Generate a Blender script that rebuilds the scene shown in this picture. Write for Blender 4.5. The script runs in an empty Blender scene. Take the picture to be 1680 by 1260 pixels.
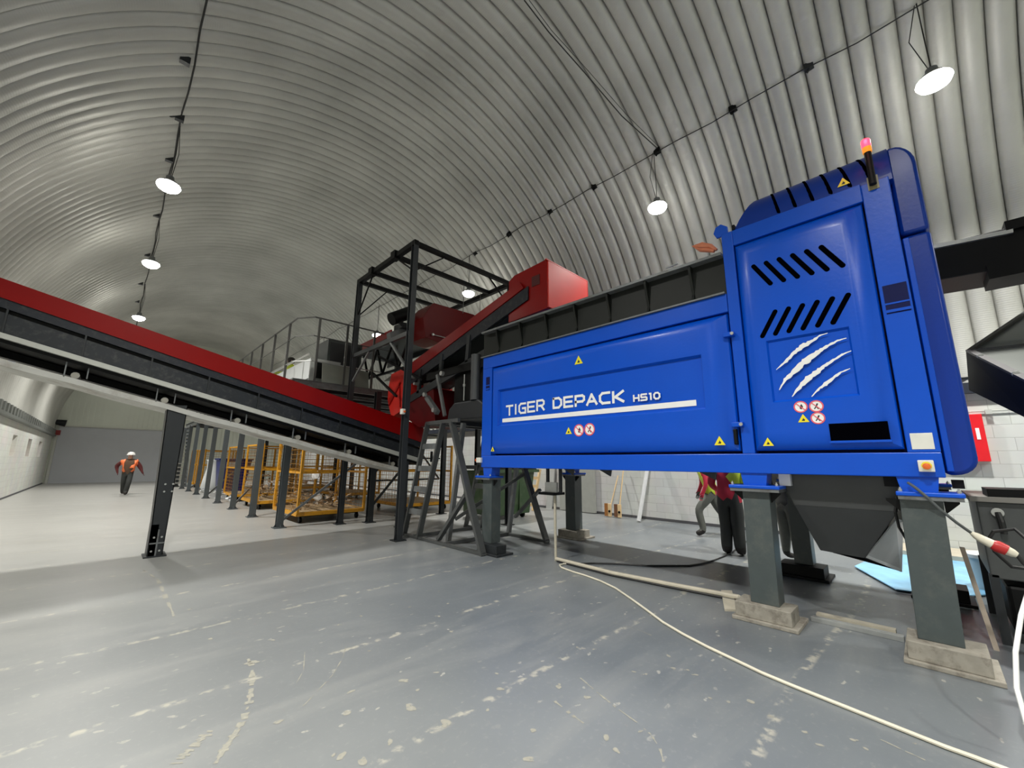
import bpy, bmesh, math, random
from mathutils import Vector, Matrix
random.seed(7)
# ---------------------------------------------------------------- camera, world, exposure
F_PX = 660.0; CAM_H = 1.55
def _rot(y, p, r):
    cy, sy, cp, sp, cr, sr = math.cos(y), math.sin(y), math.cos(p), math.sin(p), math.cos(r), math.sin(r)
    Ry = Matrix(((cy, 0, sy), (0, 1, 0), (-sy, 0, cy)))
    Rx = Matrix(((1, 0, 0), (0, cp, -sp), (0, sp, cp)))
    Rz = Matrix(((cr, -sr, 0), (sr, cr, 0), (0, 0, 1)))
    return Rz @ Rx @ Ry
_M = _rot(-0.77893, -0.19102, 0.007924)
WX, WY, WZ = _M @ Vector((1, 0, 0)), _M @ Vector((0, 0, 1)), _M @ Vector((0, -1, 0))
def U(px, py, ax, v):
    """the point seen at a photo pixel (1680x1260) on the plane axis ax = v"""
    d = Vector((px - 840, py - 630, F_PX)); d = Vector((WX.dot(d), WY.dot(d), WZ.dot(d)))
    o = Vector((0, 0, CAM_H)); return o + d * ((v - o[ax]) / d[ax])
SC = bpy.context.scene; COL = SC.collection
cd = bpy.data.cameras.new('camera'); cam = bpy.data.objects.new('camera', cd); COL.objects.link(cam)
cd.sensor_width = 36; cd.lens = 36 * F_PX / 1680; cd.clip_start = 0.05; cd.clip_end = 200
R3 = Matrix(((WX[0], -WX[1], -WX[2]), (WY[0], -WY[1], -WY[2]), (WZ[0], -WZ[1], -WZ[2])))
cam.matrix_world = Matrix.Translation((0, 0, CAM_H)) @ R3.to_4x4()
SC.camera = cam
w = bpy.data.worlds.new('world'); SC.world = w; w.use_nodes = True
w.node_tree.nodes['Background'].inputs[0].default_value = (0.6, 0.65, 0.6, 1)
w.node_tree.nodes['Background'].inputs[1].default_value = 0.012
SC.view_settings.view_transform = 'Standard'; SC.view_settings.look = 'None'
SC.view_settings.exposure = -0.05; SC.view_settings.gamma = 1.0
LAMP_W = 1900.0; LAMP_ANGLE = 131
LEFT_ROW = [-5.0, -0.4, 4.3, 10.8, 15.8, 22.5, 29.5]
RIGHT_ROW = [-5.5, -0.85, 3.62, 10.6, 17.5, 24.5, 31.5]  # unseen far lamps of both rows are added to light the far hall
LAMP_Z = 7.4

# ---------------------------------------------------------------- materials
MATS = {}
def P(name, col, rough=.5, metal=0., var=.12, vs=6., bump=0., bs=40., emit=None, es=0., coat=0., dirt=None, ds=2., spec=.5):
    if name in MATS: return MATS[name]
    m = bpy.data.materials.new(name); MATS[name] = m; m.use_nodes = True
    nt = m.node_tree; N = nt.nodes; L = nt.links; b = N['Principled BSDF']
    b.inputs['Roughness'].default_value = rough; b.inputs['Metallic'].default_value = metal
    b.inputs['Specular IOR Level'].default_value = spec; b.inputs['Coat Weight'].default_value = coat; b.inputs['Coat Roughness'].default_value = .15
    tc = N.new('ShaderNodeNewGeometry')
    nz = N.new('ShaderNodeTexNoise'); nz.inputs['Scale'].default_value = vs; nz.inputs['Detail'].default_value = 4
    L.new(tc.outputs['Position'], nz.inputs['Vector'])
    mx = N.new('ShaderNodeMix'); mx.data_type = 'RGBA'
    mx.inputs[6].default_value = tuple(c * (1 - var) for c in col) + (1,)
    mx.inputs[7].default_value = tuple(min(1, c * (1 + var)) for c in col) + (1,)
    L.new(nz.outputs['Fac'], mx.inputs[0]); out = mx.outputs[2]
    if dirt:
        n2 = N.new('ShaderNodeTexNoise'); n2.inputs['Scale'].default_value = ds; n2.inputs['Detail'].default_value = 8
        n2.inputs['Roughness'].default_value = .7
        L.new(tc.outputs['Position'], n2.inputs['Vector'])
        r = N.new('ShaderNodeMapRange'); r.inputs[1].default_value = .5; r.inputs[2].default_value = .72
        L.new(n2.outputs['Fac'], r.inputs[0])
        m2 = N.new('ShaderNodeMix'); m2.data_type = 'RGBA'; m2.inputs[7].default_value = tuple(dirt) + (1,)
        L.new(r.outputs[0], m2.inputs[0]); L.new(out, m2.inputs[6]); out = m2.outputs[2]
    L.new(out, b.inputs['Base Color'])
    if bump:
        n3 = N.new('ShaderNodeTexNoise'); n3.inputs['Scale'].default_value = bs
        L.new(tc.outputs['Position'], n3.inputs['Vector'])
        bp = N.new('ShaderNodeBump'); bp.inputs['Strength'].default_value = bump; bp.inputs['Distance'].default_value = .01
        L.new(n3.outputs['Fac'], bp.inputs['Height']); L.new(bp.outputs[0], b.inputs['Normal'])
    if emit:
        b.inputs['Emission Color'].default_value = tuple(emit) + (1,); b.inputs['Emission Strength'].default_value = es
    return m
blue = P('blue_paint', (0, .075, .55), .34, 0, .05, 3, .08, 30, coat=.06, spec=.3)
blue_shade = P('blue_paint_shaded', (0, .030, .27), .34, 0, .05, 3, .08, 30, coat=.06, spec=.3)  # machine blue darkened, weaker light on the hood put into the colour
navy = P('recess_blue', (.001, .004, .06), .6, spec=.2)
grey = P('grey_green_paint', (.058, .072, .073), .45, 0, .12, 8, dirt=(.09, .10, .095), ds=5)
dgrey = P('dark_grey_steel', (.019, .022, .025), .45, .1, .2, 8)
mgrey = P('mid_grey_steel', (.16, .17, .175), .4, .3, .12, 8, dirt=(.1, .09, .08), ds=6)
black = P('black_steel', (.003, .0032, .0035), .5, 0, .2, 9, spec=.2)
void = P('dark_opening', (.001, .001, .002), 1, spec=0)  # near-black fill, painting the shade inside slots and recesses
hopc = P('hopper_green_black', (.007, .009, .0075), .5, 0, .2, 5, spec=.35)
belt = P('black_rubber', (.006, .010, .010), .65, 0, .2, 9)
palebelt = P('dusty_return_belt', (.48, .48, .45), .7, 0, .2, 4, dirt=(.26, .22, .18), ds=1.6)
red = P('red_paint', (.25, .001, .001), .36, 0, .08, 3, coat=.03, spec=.22)
red_lit = P('red_paint_lit', (.62, .022, .014), .35, 0, .1, 3, coat=.2)  # lit copy of the red for the head box front; tail hood shares it
galv = P('galvanised_steel', (.5, .51, .5), .35, .7, .15, 10)
rail = P('rail_steel', (.12, .12, .115), .4, .4, .1, 8)
white = P('white_paint', (.8, .8, .78), .4)
offw = P('off_white_sheet', (.62, .64, .64), .5, 0, .08, 5)
yel = P('sticker_yellow', (.85, .72, .02), .4, 0, .03)
cage = P('cage_yellow', (.72, .34, .015), .45, 0, .15, 6, dirt=(.25, .11, .02), ds=6)
wood = P('pallet_wood', (.42, .30, .17), .75, 0, .3, 7)
pine = P('pale_pine', (.72, .52, .28), .6, 0, .15, 12)
rust = P('dusty_concrete_grey', (.28, .26, .22), .8, 0, .3, 14, dirt=(.12, .10, .08), ds=8)
green = P('bin_green', (.035, .07, .028), .45, 0, .15, 4, dirt=(.09, .11, .07), ds=4)
bblue = P('bin_blue', (.004, .012, .14), .35, 0, .1, 4)
cream = P('cream_cable', (.66, .62, .50), .5)
dusty = P('dusty_conduit', (.50, .46, .37), .6, 0, .2, 12)
cabl = P('black_cable', (.012, .012, .012), .5)
stick_w = P('sticker_white', (.85, .85, .83), .4, 0, .03)
stick_r = P('sticker_red', (.75, .12, .16), .4, 0, .03)
ink = P('ink_black', (.02, .02, .02), .5)
orange = P('orange_fabric', (.85, .22, .06), .7)
skin = P('skin', (.50, .27, .19), .55)
hat = P('helmet_white', (.75, .73, .70), .35)
plast = P('grey_plastic', (.45, .46, .43), .5)
debr = P('mixed_waste', (.33, .22, .12), .8, 0, .6, 9, dirt=(.5, .5, .48), ds=7)
puddle_m = P('blue_sheeting', (.22, .50, .80), .25, 0, .35, 3)
dwood = P('brown_bristle', (.16, .07, .03), .8)

def vaultmat():
    m = bpy.data.materials.new('corrugated_galvanised'); m.use_nodes = True
    nt = m.node_tree; N = nt.nodes; L = nt.links; b = N['Principled BSDF']
    b.inputs['Metallic'].default_value = .2; b.inputs['Roughness'].default_value = .5
    g = N.new('ShaderNodeNewGeometry')
    n = N.new('ShaderNodeTexNoise'); n.inputs['Scale'].default_value = .5; n.inputs['Detail'].default_value = 6
    L.new(g.outputs['Position'], n.inputs['Vector'])
    r = N.new('ShaderNodeValToRGB'); r.color_ramp.elements[0].color = (.42, .42, .39, 1); r.color_ramp.elements[1].color = (.58, .58, .54, 1)
    r.color_ramp.elements[0].position = .3; r.color_ramp.elements[1].position = .7
    L.new(n.outputs['Fac'], r.inputs[0]); L.new(r.outputs[0], b.inputs['Base Color'])
    uv = N.new('ShaderNodeUVMap'); uv.uv_map = 'arc'
    wv = N.new('ShaderNodeTexWave'); wv.wave_type = 'BANDS'; wv.bands_direction = 'X'; wv.inputs['Scale'].default_value = 8.0
    L.new(uv.outputs[0], wv.inputs['Vector'])
    bp = N.new('ShaderNodeBump'); bp.inputs['Strength'].default_value = .25; bp.inputs['Distance'].default_value = .004
    L.new(wv.outputs['Fac'], bp.inputs['Height']); L.new(bp.outputs[0], b.inputs['Normal'])
    return m
def blockmat(name, c1, c2, cm):
    m = bpy.data.materials.new(name); m.use_nodes = True
    nt = m.node_tree; N = nt.nodes; L = nt.links; b = N['Principled BSDF']; b.inputs['Roughness'].default_value = .6
    g = N.new('ShaderNodeNewGeometry'); s = N.new('ShaderNodeSeparateXYZ'); c = N.new('ShaderNodeCombineXYZ')
    L.new(g.outputs['Position'], s.inputs[0]); L.new(s.outputs[1], c.inputs[0]); L.new(s.outputs[2], c.inputs[1])
    t = N.new('ShaderNodeTexBrick'); t.inputs['Scale'].default_value = 1; t.inputs['Brick Width'].default_value = .45
    t.inputs['Row Height'].default_value = .225; t.inputs['Mortar Size'].default_value = .006; t.inputs['Mortar Smooth'].default_value = .4
    t.inputs['Color1'].default_value = c1 + (1,); t.inputs['Color2'].default_value = c2 + (1,); t.inputs['Mortar'].default_value = cm + (1,)
    L.new(c.outputs[0], t.inputs['Vector'])
    n = N.new('ShaderNodeTexNoise'); n.inputs['Scale'].default_value = 1.3; n.inputs['Detail'].default_value = 8
    L.new(g.outputs['Position'], n.inputs['Vector'])
    x = N.new('ShaderNodeMix'); x.data_type = 'RGBA'; x.blend_type = 'MULTIPLY'; x.inputs[0].default_value = .35
    L.new(t.outputs['Color'], x.inputs[6]); L.new(n.outputs['Color'], x.inputs[7])
    h = N.new('ShaderNodeHueSaturation'); h.inputs['Saturation'].default_value = .45; h.inputs['Value'].default_value = 1.15
    L.new(x.outputs[2], h.inputs['Color']); L.new(h.outputs[0], b.inputs['Base Color'])
    bp = N.new('ShaderNodeBump'); bp.inputs['Strength'].default_value = .4; bp.inputs['Distance'].default_value = .005; bp.invert = True
    L.new(t.outputs['Fac'], bp.inputs['Height']); L.new(bp.outputs[0], b.inputs['Normal'])
    return m
def floormat():
    m = bpy.data.materials.new('painted_concrete_floor'); m.use_nodes = True
    nt = m.node_tree; N = nt.nodes; L = nt.links; b = N['Principled BSDF']
    g = N.new('ShaderNodeNewGeometry'); pos = g.outputs['Position']
    def noise(scale, det=5, rough=.55, vec=None, dist=0):
        n = N.new('ShaderNodeTexNoise'); n.inputs['Scale'].default_value = scale; n.inputs['Detail'].default_value = det
        n.inputs['Roughness'].default_value = rough; n.inputs['Distortion'].default_value = dist
        L.new(vec or pos, n.inputs['Vector']); return n.outputs['Fac']
    def rng(v, a, z, lo=0, hi=1):
        r = N.new('ShaderNodeMapRange'); r.inputs[1].default_value = a; r.inputs[2].default_value = z
        r.inputs[3].default_value = lo; r.inputs[4].default_value = hi; L.new(v, r.inputs[0]); return r.outputs[0]
    def mix(f, a, c):
        x = N.new('ShaderNodeMix'); x.data_type = 'RGBA'; L.new(f, x.inputs[0])
        for s, v in ((6, a), (7, c)):
            if isinstance(v, tuple): x.inputs[s].default_value = v + (1,)
            else: L.new(v, x.inputs[s])
        return x.outputs[2]
    def mul(a, c):
        q = N.new('ShaderNodeMath'); q.operation = 'MULTIPLY'; L.new(a, q.inputs[0])
        if isinstance(c, float): q.inputs[1].default_value = c
        else: L.new(c, q.inputs[1])
        return q.outputs[0]
    sx = N.new('ShaderNodeSeparateXYZ'); L.new(pos, sx.inputs[0])
    # long streaks of wear across the floor
    mp = N.new('ShaderNodeMapping'); mp.inputs['Rotation'].default_value = (0, 0, .5); mp.inputs['Scale'].default_value = (.35, 1.6, 1)
    L.new(pos, mp.inputs['Vector'])
    streak = noise(1.4, 8, .62, mp.outputs[0], .6)
    big = noise(.45, 4, .5)
    col = mix(rng(big, .35, .65), (.115, .13, .145), (.175, .19, .20))
    col = mix(rng(streak, .50, .90), col, (.24, .245, .24))
    # paler colour beyond the machine bay and to the left, imitating light reflected there
    far_sheen = rng(sx.outputs[1], 5.0, 12.0); col = mix(mul(far_sheen, .75), col, (.42, .41, .385))
    left_sheen = rng(sx.outputs[0], 3.2, -.6); col = mix(mul(left_sheen, .42), col, (.36, .355, .33))
    fine = noise(24, 6, .7); col = mix(mul(rng(fine, .55, .8), .25), col, (.42, .41, .38))
    # chipped paint spots
    mp2 = N.new('ShaderNodeMapping'); mp2.inputs['Rotation'].default_value = (0, 0, .9); mp2.inputs['Scale'].default_value = (1.0, 1.9, 1)
    L.new(pos, mp2.inputs['Vector'])
    add = N.new('ShaderNodeVectorMath'); add.operation = 'ADD'; L.new(mp2.outputs[0], add.inputs[0])
    nn = N.new('ShaderNodeTexNoise'); nn.inputs['Scale'].default_value = 14; nn.inputs['Detail'].default_value = 3; L.new(pos, nn.inputs['Vector'])
    sc = N.new('ShaderNodeVectorMath'); sc.operation = 'SCALE'; sc.inputs['Scale'].default_value = .12; L.new(nn.outputs['Color'], sc.inputs[0])
    L.new(sc.outputs[0], add.inputs[1])
    for scale, rad, gate, colr in ((8.0, .2, .90, (.38, .37, .33)),):
        v = N.new('ShaderNodeTexVoronoi'); v.voronoi_dimensions = '2D'; v.inputs['Scale'].default_value = scale
        L.new(add.outputs[0], v.inputs['Vector'])
        sp = N.new('ShaderNodeSeparateColor'); L.new(v.outputs['Color'], sp.inputs[0])
        f = mul(rng(v.outputs['Distance'], rad, rad - .05), rng(sp.outputs[0], gate, gate + .02))
        f = mul(f, rng(noise(38, 4, .7), .38, .52)); f = mul(f, rng(noise(.8, 2), .42, .52)); f = mul(f, rng(sx.outputs[1], 8., 5.)); col = mix(mul(f, .8), col, colr)
    # a few curved tyre scuffs
    wv = N.new('ShaderNodeTexWave'); wv.wave_type = 'RINGS'; wv.inputs['Scale'].default_value = .22; wv.inputs['Distortion'].default_value = 2.5
    wv.inputs['Detail'].default_value = 2; wv.inputs['Detail Scale'].default_value = .6; L.new(pos, wv.inputs['Vector'])
    f = mul(mul(rng(wv.outputs['Fac'], .992, 1.0), rng(noise(9, 4), .5, .6)), .6); col = mix(f, col, (.5, .47, .38))
    L.new(col, b.inputs['Base Color'])
    rg = rng(streak, .2, .9, .28, .44); L.new(rg, b.inputs['Roughness'])
    bp = N.new('ShaderNodeBump'); bp.inputs['Strength'].default_value = .08; bp.inputs['Distance'].default_value = .01
    L.new(noise(3, 5), bp.inputs['Height']); L.new(bp.outputs[0], b.inputs['Normal'])
    return m
vault_m = vaultmat(); floor_m = floormat()
block_m = blockmat('painted_blockwork', (.56, .58, .54), (.60, .62, .575), (.44, .45, .42))
blockl_m = blockmat('painted_blockwork_left', (.66, .67, .58), (.70, .71, .62), (.56, .57, .5))

# ---------------------------------------------------------------- mesh builder
WL = {}
class MB:
    def __init__(s): s.v = []; s.f = []; s.mi = []; s.cur = 0
    def add(s, vs, fs):
        o = len(s.v); s.v += [Vector(p) for p in vs]; s.f += [[i + o for i in f] for f in fs]; s.mi += [s.cur] * len(fs)
        return s
    def box(s, x0, x1, y0, y1, z0, z1):
        return s.add([(x0, y0, z0), (x1, y0, z0), (x1, y1, z0), (x0, y1, z0), (x0, y0, z1), (x1, y0, z1), (x1, y1, z1), (x0, y1, z1)],
                     [(0, 3, 2, 1), (4, 5, 6, 7), (0, 1, 5, 4), (1, 2, 6, 5), (2, 3, 7, 6), (3, 0, 4, 7)])
    def bar(s, p, q, w, h, up=(0, 0, 1)):
        p, q = Vector(p), Vector(q); d = (q - p).normalized(); a = d.cross(Vector(up))
        if a.length < 1e-4: a = d.cross(Vector((0, 1, 0)))
        a.normalize(); b = a.cross(d); a *= w / 2; b *= h / 2
        vs = [p - a - b, p + a - b, p + a + b, p - a + b, q - a - b, q + a - b, q + a + b, q - a + b]
        return s.add(vs, [(0, 3, 2, 1), (4, 5, 6, 7), (0, 1, 5, 4), (1, 2, 6, 5), (2, 3, 7, 6), (3, 0, 4, 7)])
    def ibeam(s, p, q, w, h, up=(0, 0, 1), t=.012):
        p, q = Vector(p), Vector(q); d = (q - p).normalized(); a = d.cross(Vector(up)).normalized(); b = a.cross(d)
        s.bar(p + b * (h / 2 - t / 2), q + b * (h / 2 - t / 2), w, t, up); s.bar(p - b * (h / 2 - t / 2), q - b * (h / 2 - t / 2), w, t, up)
        return s.bar(p, q, t, h - 2 * t, up)
    def tube(s, pts, r, n=8, cap=True):
        pts = [Vector(p) for p in pts]; rs = r if isinstance(r, (list, tuple)) else [r] * len(pts); o = len(s.v); a = None
        for i, p in enumerate(pts):
            d = (pts[min(i + 1, len(pts) - 1)] - pts[max(i - 1, 0)]).normalized()
            if a is None: a = d.orthogonal().normalized()
            a = (a - d * a.dot(d)).normalized(); b = d.cross(a)
            for k in range(n):
                t = 2 * math.pi * k / n; s.v.append(p + (a * math.cos(t) + b * math.sin(t)) * rs[i])
        for i in range(len(pts) - 1):
            for k in range(n):
                s.f.append([o + i * n + k, o + i * n + (k + 1) % n, o + (i + 1) * n + (k + 1) % n, o + (i + 1) * n + k]); s.mi.append(s.cur)
        if cap:
            s.f.append([o + k for k in reversed(range(n))]); s.mi.append(s.cur)
            e = o + (len(pts) - 1) * n; s.f.append([e + k for k in range(n)]); s.mi.append(s.cur)
        return s
    def prism(s, poly, vec):
        n = len(poly); a = [Vector(p) for p in poly]; v = Vector(vec)
        return s.add(a + [p + v for p in a], [tuple(reversed(range(n))), tuple(range(n, 2 * n))] + [(i, (i + 1) % n, n + (i + 1) % n, n + i) for i in range(n)])
    def lathe(s, c, prof, n=20, axis=2):
        o = len(s.v); c = Vector(c)
        for r, h in prof:
            for k in range(n):
                t = 2 * math.pi * k / n; l = [r * math.cos(t), r * math.sin(t)]; l.insert(axis, h); s.v.append(c + Vector(l))
        for i in range(len(prof) - 1):
            for k in range(n): s.f.append([o + i * n + k, o + i * n + (k + 1) % n, o + (i + 1) * n + (k + 1) % n, o + (i + 1) * n + k]); s.mi.append(s.cur)
        s.f.append([o + k for k in reversed(range(n))]); s.mi.append(s.cur)
        e = o + (len(prof) - 1) * n; s.f.append([e + k for k in range(n)]); s.mi.append(s.cur)
        return s
    def build(s, name, mat, parent=None, bevel=0, smooth=False, label=None, uvs=None):
        if parent is not None: loc = WL[parent.name]
        else:
            xs = [p.x for p in s.v]; ys = [p.y for p in s.v]; zs = [p.z for p in s.v]
            loc = Vector(((min(xs) + max(xs)) / 2, (min(ys) + max(ys)) / 2, min(zs)))
        me = bpy.data.meshes.new(name); me.from_pydata([p - loc for p in s.v], [], s.f)
        for m in (mat if isinstance(mat, (list, tuple)) else [mat]): me.materials.append(m)
        me.polygons.foreach_set('material_index', s.mi)
        bm = bmesh.new(); bm.from_mesh(me); bmesh.ops.recalc_face_normals(bm, faces=bm.faces); bm.to_mesh(me); bm.free()
        o = bpy.data.objects.new(name, me); COL.objects.link(o)
        if parent is not None: o.parent = parent
        else: o.location = loc
        WL[o.name] = Vector(loc)
        if bevel:
            md = o.modifiers.new('bevel', 'BEVEL'); md.width = bevel; md.segments = 2; md.limit_method = 'ANGLE'; md.angle_limit = .6
        if smooth:
            me.shade_smooth(); 
            if not isinstance(smooth, bool): me.set_sharp_from_angle(angle=smooth)
        if label: o['label'] = label
        return o
def tag(o, label, cat, group=None):
    o['label'] = label; o['category'] = cat
    if group: o['group'] = group
    return o
def thing(name, label, cat, loc, group=None, rz=0):
    o = bpy.data.objects.new(name, None); COL.objects.link(o); o.location = loc; o.rotation_euler.z = rz; o.empty_display_size = .2
    WL[o.name] = Vector(loc); return tag(o, label, cat, group)
def struct(o): o['kind'] = 'structure'; return o
def copy_tree(o, parent=None):
    c = o.copy(); COL.objects.link(c); c.parent = parent; WL[c.name] = Vector(WL[o.name])
    for ch in [x for x in list(COL.objects) if x.parent == o]: copy_tree(ch, c)
    return c

# ---------------------------------------------------------------- setting
XL, XR, Y0, Y1 = -2.64, 11.0, -7.0, 38.5
AC = Vector((4.18, 0, 3.43)); AR = 6.82; RIB = .3165
struct(MB().box(XL - .3, XR + .3, Y0 - .3, Y1 + .3, -.2, 0).build('floor', floor_m))
def vault():
    na = 56; prof = []
    for t, d in ((0, -.07), (.03, -.005), (.08, .028), (.19, .064), (.34, .083), (.5, .088), (.66, .083), (.81, .064), (.92, .028), (.97, -.005), (1, -.07)): prof.append((t * RIB, d))
    nr = int((Y1 - Y0) / RIB) + 1; off = -.61 - round((-.61 - Y0) / RIB) * RIB
    vs = []; fs = []; uv = []
    a0 = -math.asin(.43 / AR); a1 = math.pi - a0
    ys = []
    for i in range(nr + 1):
        for t, d in prof[:-1]: ys.append((off + i * RIB + t, d))
    for y, d in ys:
        for k in range(na + 1):
            a = a0 + (a1 - a0) * k / na; r = AR + .05 - d
            vs.append((AC.x + r * math.cos(a), y, AC.z + r * math.sin(a))); uv.append((a * AR, y))
    for j in range(len(ys) - 1):
        for k in range(na): fs.append((j * (na + 1) + k, j * (na + 1) + k + 1, (j + 1) * (na + 1) + k + 1, (j + 1) * (na + 1) + k))
    me = bpy.data.meshes.new('ceiling'); me.from_pydata(vs, [], fs); me.materials.append(vault_m)
    l = me.uv_layers.new(name='arc')
    for lp in me.loops: l.data[lp.index].uv = uv[lp.vertex_index]
    me.shade_smooth(); me.set_sharp_from_angle(angle=1.0)
    o = bpy.data.objects.new('ceiling', me); COL.objects.link(o); struct(o); WL['ceiling'] = Vector((0, 0, 0))
vault()
# left wall of blocks with three narrow recessed openings
def wall_l():
    b = MB(); wins = []
    for x0, x1, y0, y1 in ((16, 27, 712, 750), (42, 51, 718, 750), (60, 68.5, 723, 751)):
        p = U((x0 + 23 * (x0 < 20) + 0 if x0 > 20 else 20), (y0 + y1) / 2, 0, XL)
        a = U(x0 + 2, (y0 + y1) / 2, 0, XL).y; c = U(x1 - 1, (y0 + y1) / 2, 0, XL).y
        wins.append((a, c))
    z0, z1 = 1.62, 2.42; y = Y0
    for a, c in wins:
        b.box(XL - .3, XL, y, a, 0, 2.95); b.box(XL - .3, XL, a, c, 0, z0); b.box(XL - .3, XL, a, c, z1, 2.95); y = c
    b.box(XL - .3, XL, y, Y1, 0, 2.95)
    struct(b.build('wall_left', blockl_m))
    for i, (a, c) in enumerate(wins):
        struct(MB().box(XL - .24, XL - .2, a, c, z0, z1).build('window_%d' % (i + 1), P('pinkish_board', (.42, .27, .26), .7)))
wall_l()
struct(MB().box(XR, XR + .3, Y0, Y1, 0, 2.83).build('wall_right', block_m))
# steel channel under the vault on both walls, lit rib ends showing through on the left
b = MB(); b.box(XL - .1, XL + .16, Y0, Y1, 2.9, 3.0); b.box(XL - .28, XL - .1, Y0, Y1, 2.9, 3.36)
for i in range(70):
    y = Y0 + .4 + i * .65; b.box(XL - .1, XL + .14, y, y + .28, 3.0, 3.3)
struct(b.build('trim_1', P('channel_grey', (.17, .18, .17), .5, .3)))
b = MB(); b.box(XR - .14, XR + .1, Y0, Y1, 2.83, 3.02); b.box(XR + .1, XR + .28, Y0, Y1, 2.83, 3.3)
struct(b.build('trim_2', P('channel_navy', (.03, .035, .05), .45, .3)))
b = MB(); b.tube([(XR - .05, Y0, 3.12), (XR - .05, Y1, 3.12)], .02, 6); struct(b.build('trim_3', dgrey))
struct(MB().box(XR - .03, XR, Y0, Y1, 0, .07).build('baseboard_right', P('tar_skirting', (.07, .07, .075), .6)))
struct(MB().box(XL, XL + .03, Y0, Y1, 0, .06).build('baseboard_left', P('tar_skirting', (.07, .07, .075), .6)))
# gable ends
def gable(name, y, th, door=None):
    b = MB(); n = 110; pitch = (XR - XL + .6) / n; dm = .03
    for i in range(n):
        x0 = XL - .3 + i * pitch; x1 = x0 + pitch; xm = (x0 + x1) / 2
        def top(x): return AC.z + math.sqrt(max(.0, (AR + .1) ** 2 - (x - AC.x) ** 2))
        zb = 0
        if door and door[0] < xm < door[1]: zb = door[2]
        if top(xm) - zb < .02: continue
        d = dm if i % 2 else 0
        b.box(x0, x1, y + th * d, y + th * .2, zb, max(top(xm), zb + .1))
    return struct(b.build(name, P('gable_sheet', (.60, .63, .56), .4, .35, .08, 1)))
DX0, DX1, DZ = -2.42, 3.6, 3.54
gable('wall_far', Y1, 1, (DX0, DX1, DZ)); gable('wall_near', Y0, -1)
b = MB()
for i in range(36):
    z = i * DZ / 36; b.box(DX0, DX1, Y1 + .06, Y1 + .10, z, z + DZ / 36 - .012); b.box(DX0, DX1, Y1 + .08, Y1 + .12, z, z + DZ / 36)
struct(b.build('door_1', P('roller_door_grey', (.55, .57, .61), .45, .1, .05, 2)))
b = MB(); b.box(DX0 - .12, DX0, Y1 - .12, Y1 + .05, 0, DZ + .1); b.box(DX1, DX1 + .12, Y1 - .12, Y1 + .05, 0, DZ + .1); b.box(DX0 - .12, DX1 + .12, Y1 - .06, Y1 + .05, DZ, DZ + .07)
struct(b.build('trim_4', P('door_trim', (.55, .56, .52), .5)))
# raised kerb strip along the right wall
struct(MB().box(10.0, XR - .03, Y0, 1.4, 0, .10).build('trim_5', P('kerb_concrete', (.42, .38, .30), .8, 0, .2, 5)))

# ---------------------------------------------------------------- ceiling lamps
lens_m = P('lamp_lens', (1, 1, 1), .3, emit=(1, .97, .88), es=55)
def lamp(x, y, label, left):
    t = thing('ceiling_lamp', label, 'lamp', (x, y, LAMP_Z), 'high bay lamps')
    b = MB().lathe((x, y, LAMP_Z), [(.17, 0), (.18, .03), (.15, .07), (.08, .12), (.07, .2), (.02, .22)], 20); b.build('housing', mgrey, t, smooth=.6)
    MB().lathe((x, y, LAMP_Z), [(.01, -.15), (.10, -.14), (.18, -.09), (.21, -.03), (.20, 0)], 20).build('lens', lens_m, t, smooth=True)
    zc = AC.z + math.sqrt(AR ** 2 - (x - AC.x) ** 2) - .02
    b = MB().tube([(x, y, LAMP_Z + .2), (x + .02, y, LAMP_Z + .8), (x, y, zc)], .009, 5); b.tube([(x + .02, y + .02, LAMP_Z + .2), (x + .07, y + .16, LAMP_Z + .9), (x, y + .02, zc)], .007, 5)
    b.build('suspension_cord', cabl, t)
    ld = bpy.data.lights.new('lamp_light', 'SPOT'); ld.energy = LAMP_W; ld.color = (1, .985, .93); ld.shadow_soft_size = .15
    ld.spot_size = math.radians(LAMP_ANGLE); ld.spot_blend = 1.0
    lo = bpy.data.objects.new('lamp_light', ld); COL.objects.link(lo); lo.location = (0, 0, -.32); lo.parent = t
LL = {22.5: 'glowing left row lamp, farthest and lowest, just above the red conveyor guard', 15.8: 'glowing left row lamp, middle of the three in view',
      10.8: 'glowing left row lamp, largest and highest of its three in view'}
RL = {-.85: 'brilliant glaring high bay lamp at upper right above the blue tower', 3.62: 'warm glowing high bay lamp hanging from two wires left of the blue tower', 10.6: 'small glowing high bay lamp seen through the black gantry frame'}
for y in LEFT_ROW: lamp(.13, y, LL.get(y, 'high bay lamp of the left row hidden from view'), True)
for y in RIGHT_ROW: lamp(8.27, y, RL.get(y, 'high bay lamp of the right row hidden from view'), False)
# supply cables along the vault, small junction boxes
def arcpt(x, dz=0.): return AC.z + math.sqrt(AR ** 2 - (x - AC.x) ** 2) - .06 - dz
for x, nm, lb in ((.13, 'ceiling_cable', 'dark supply cable sagging along the vault above the left lamps'), (8.27, 'ceiling_cable', 'thin supply cable running along the vault above the right lamps')):
    pts = [(x + .02 * math.sin(i * 1.7), Y0 + .5 + i * .8, arcpt(x) - .03 * (i % 3)) for i in range(int((36 - Y0) / .8))]
    tag(MB().tube(pts, .016 if x < 1 else .011, 5).build(nm, cabl), lb, 'cable')
wpts = [U(860, 0, 2, 9.6), U(900, 52, 2, 9.5), U(960, 120, 2, 9.35), U(1020, 190, 2, 9.15), U(1078, 243, 2, 8.85)]
tag(MB().tube(wpts, .012, 5).build('ceiling_cable', cabl), 'slack wire hanging diagonally under the vault to the wire anchor', 'cable')
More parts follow.
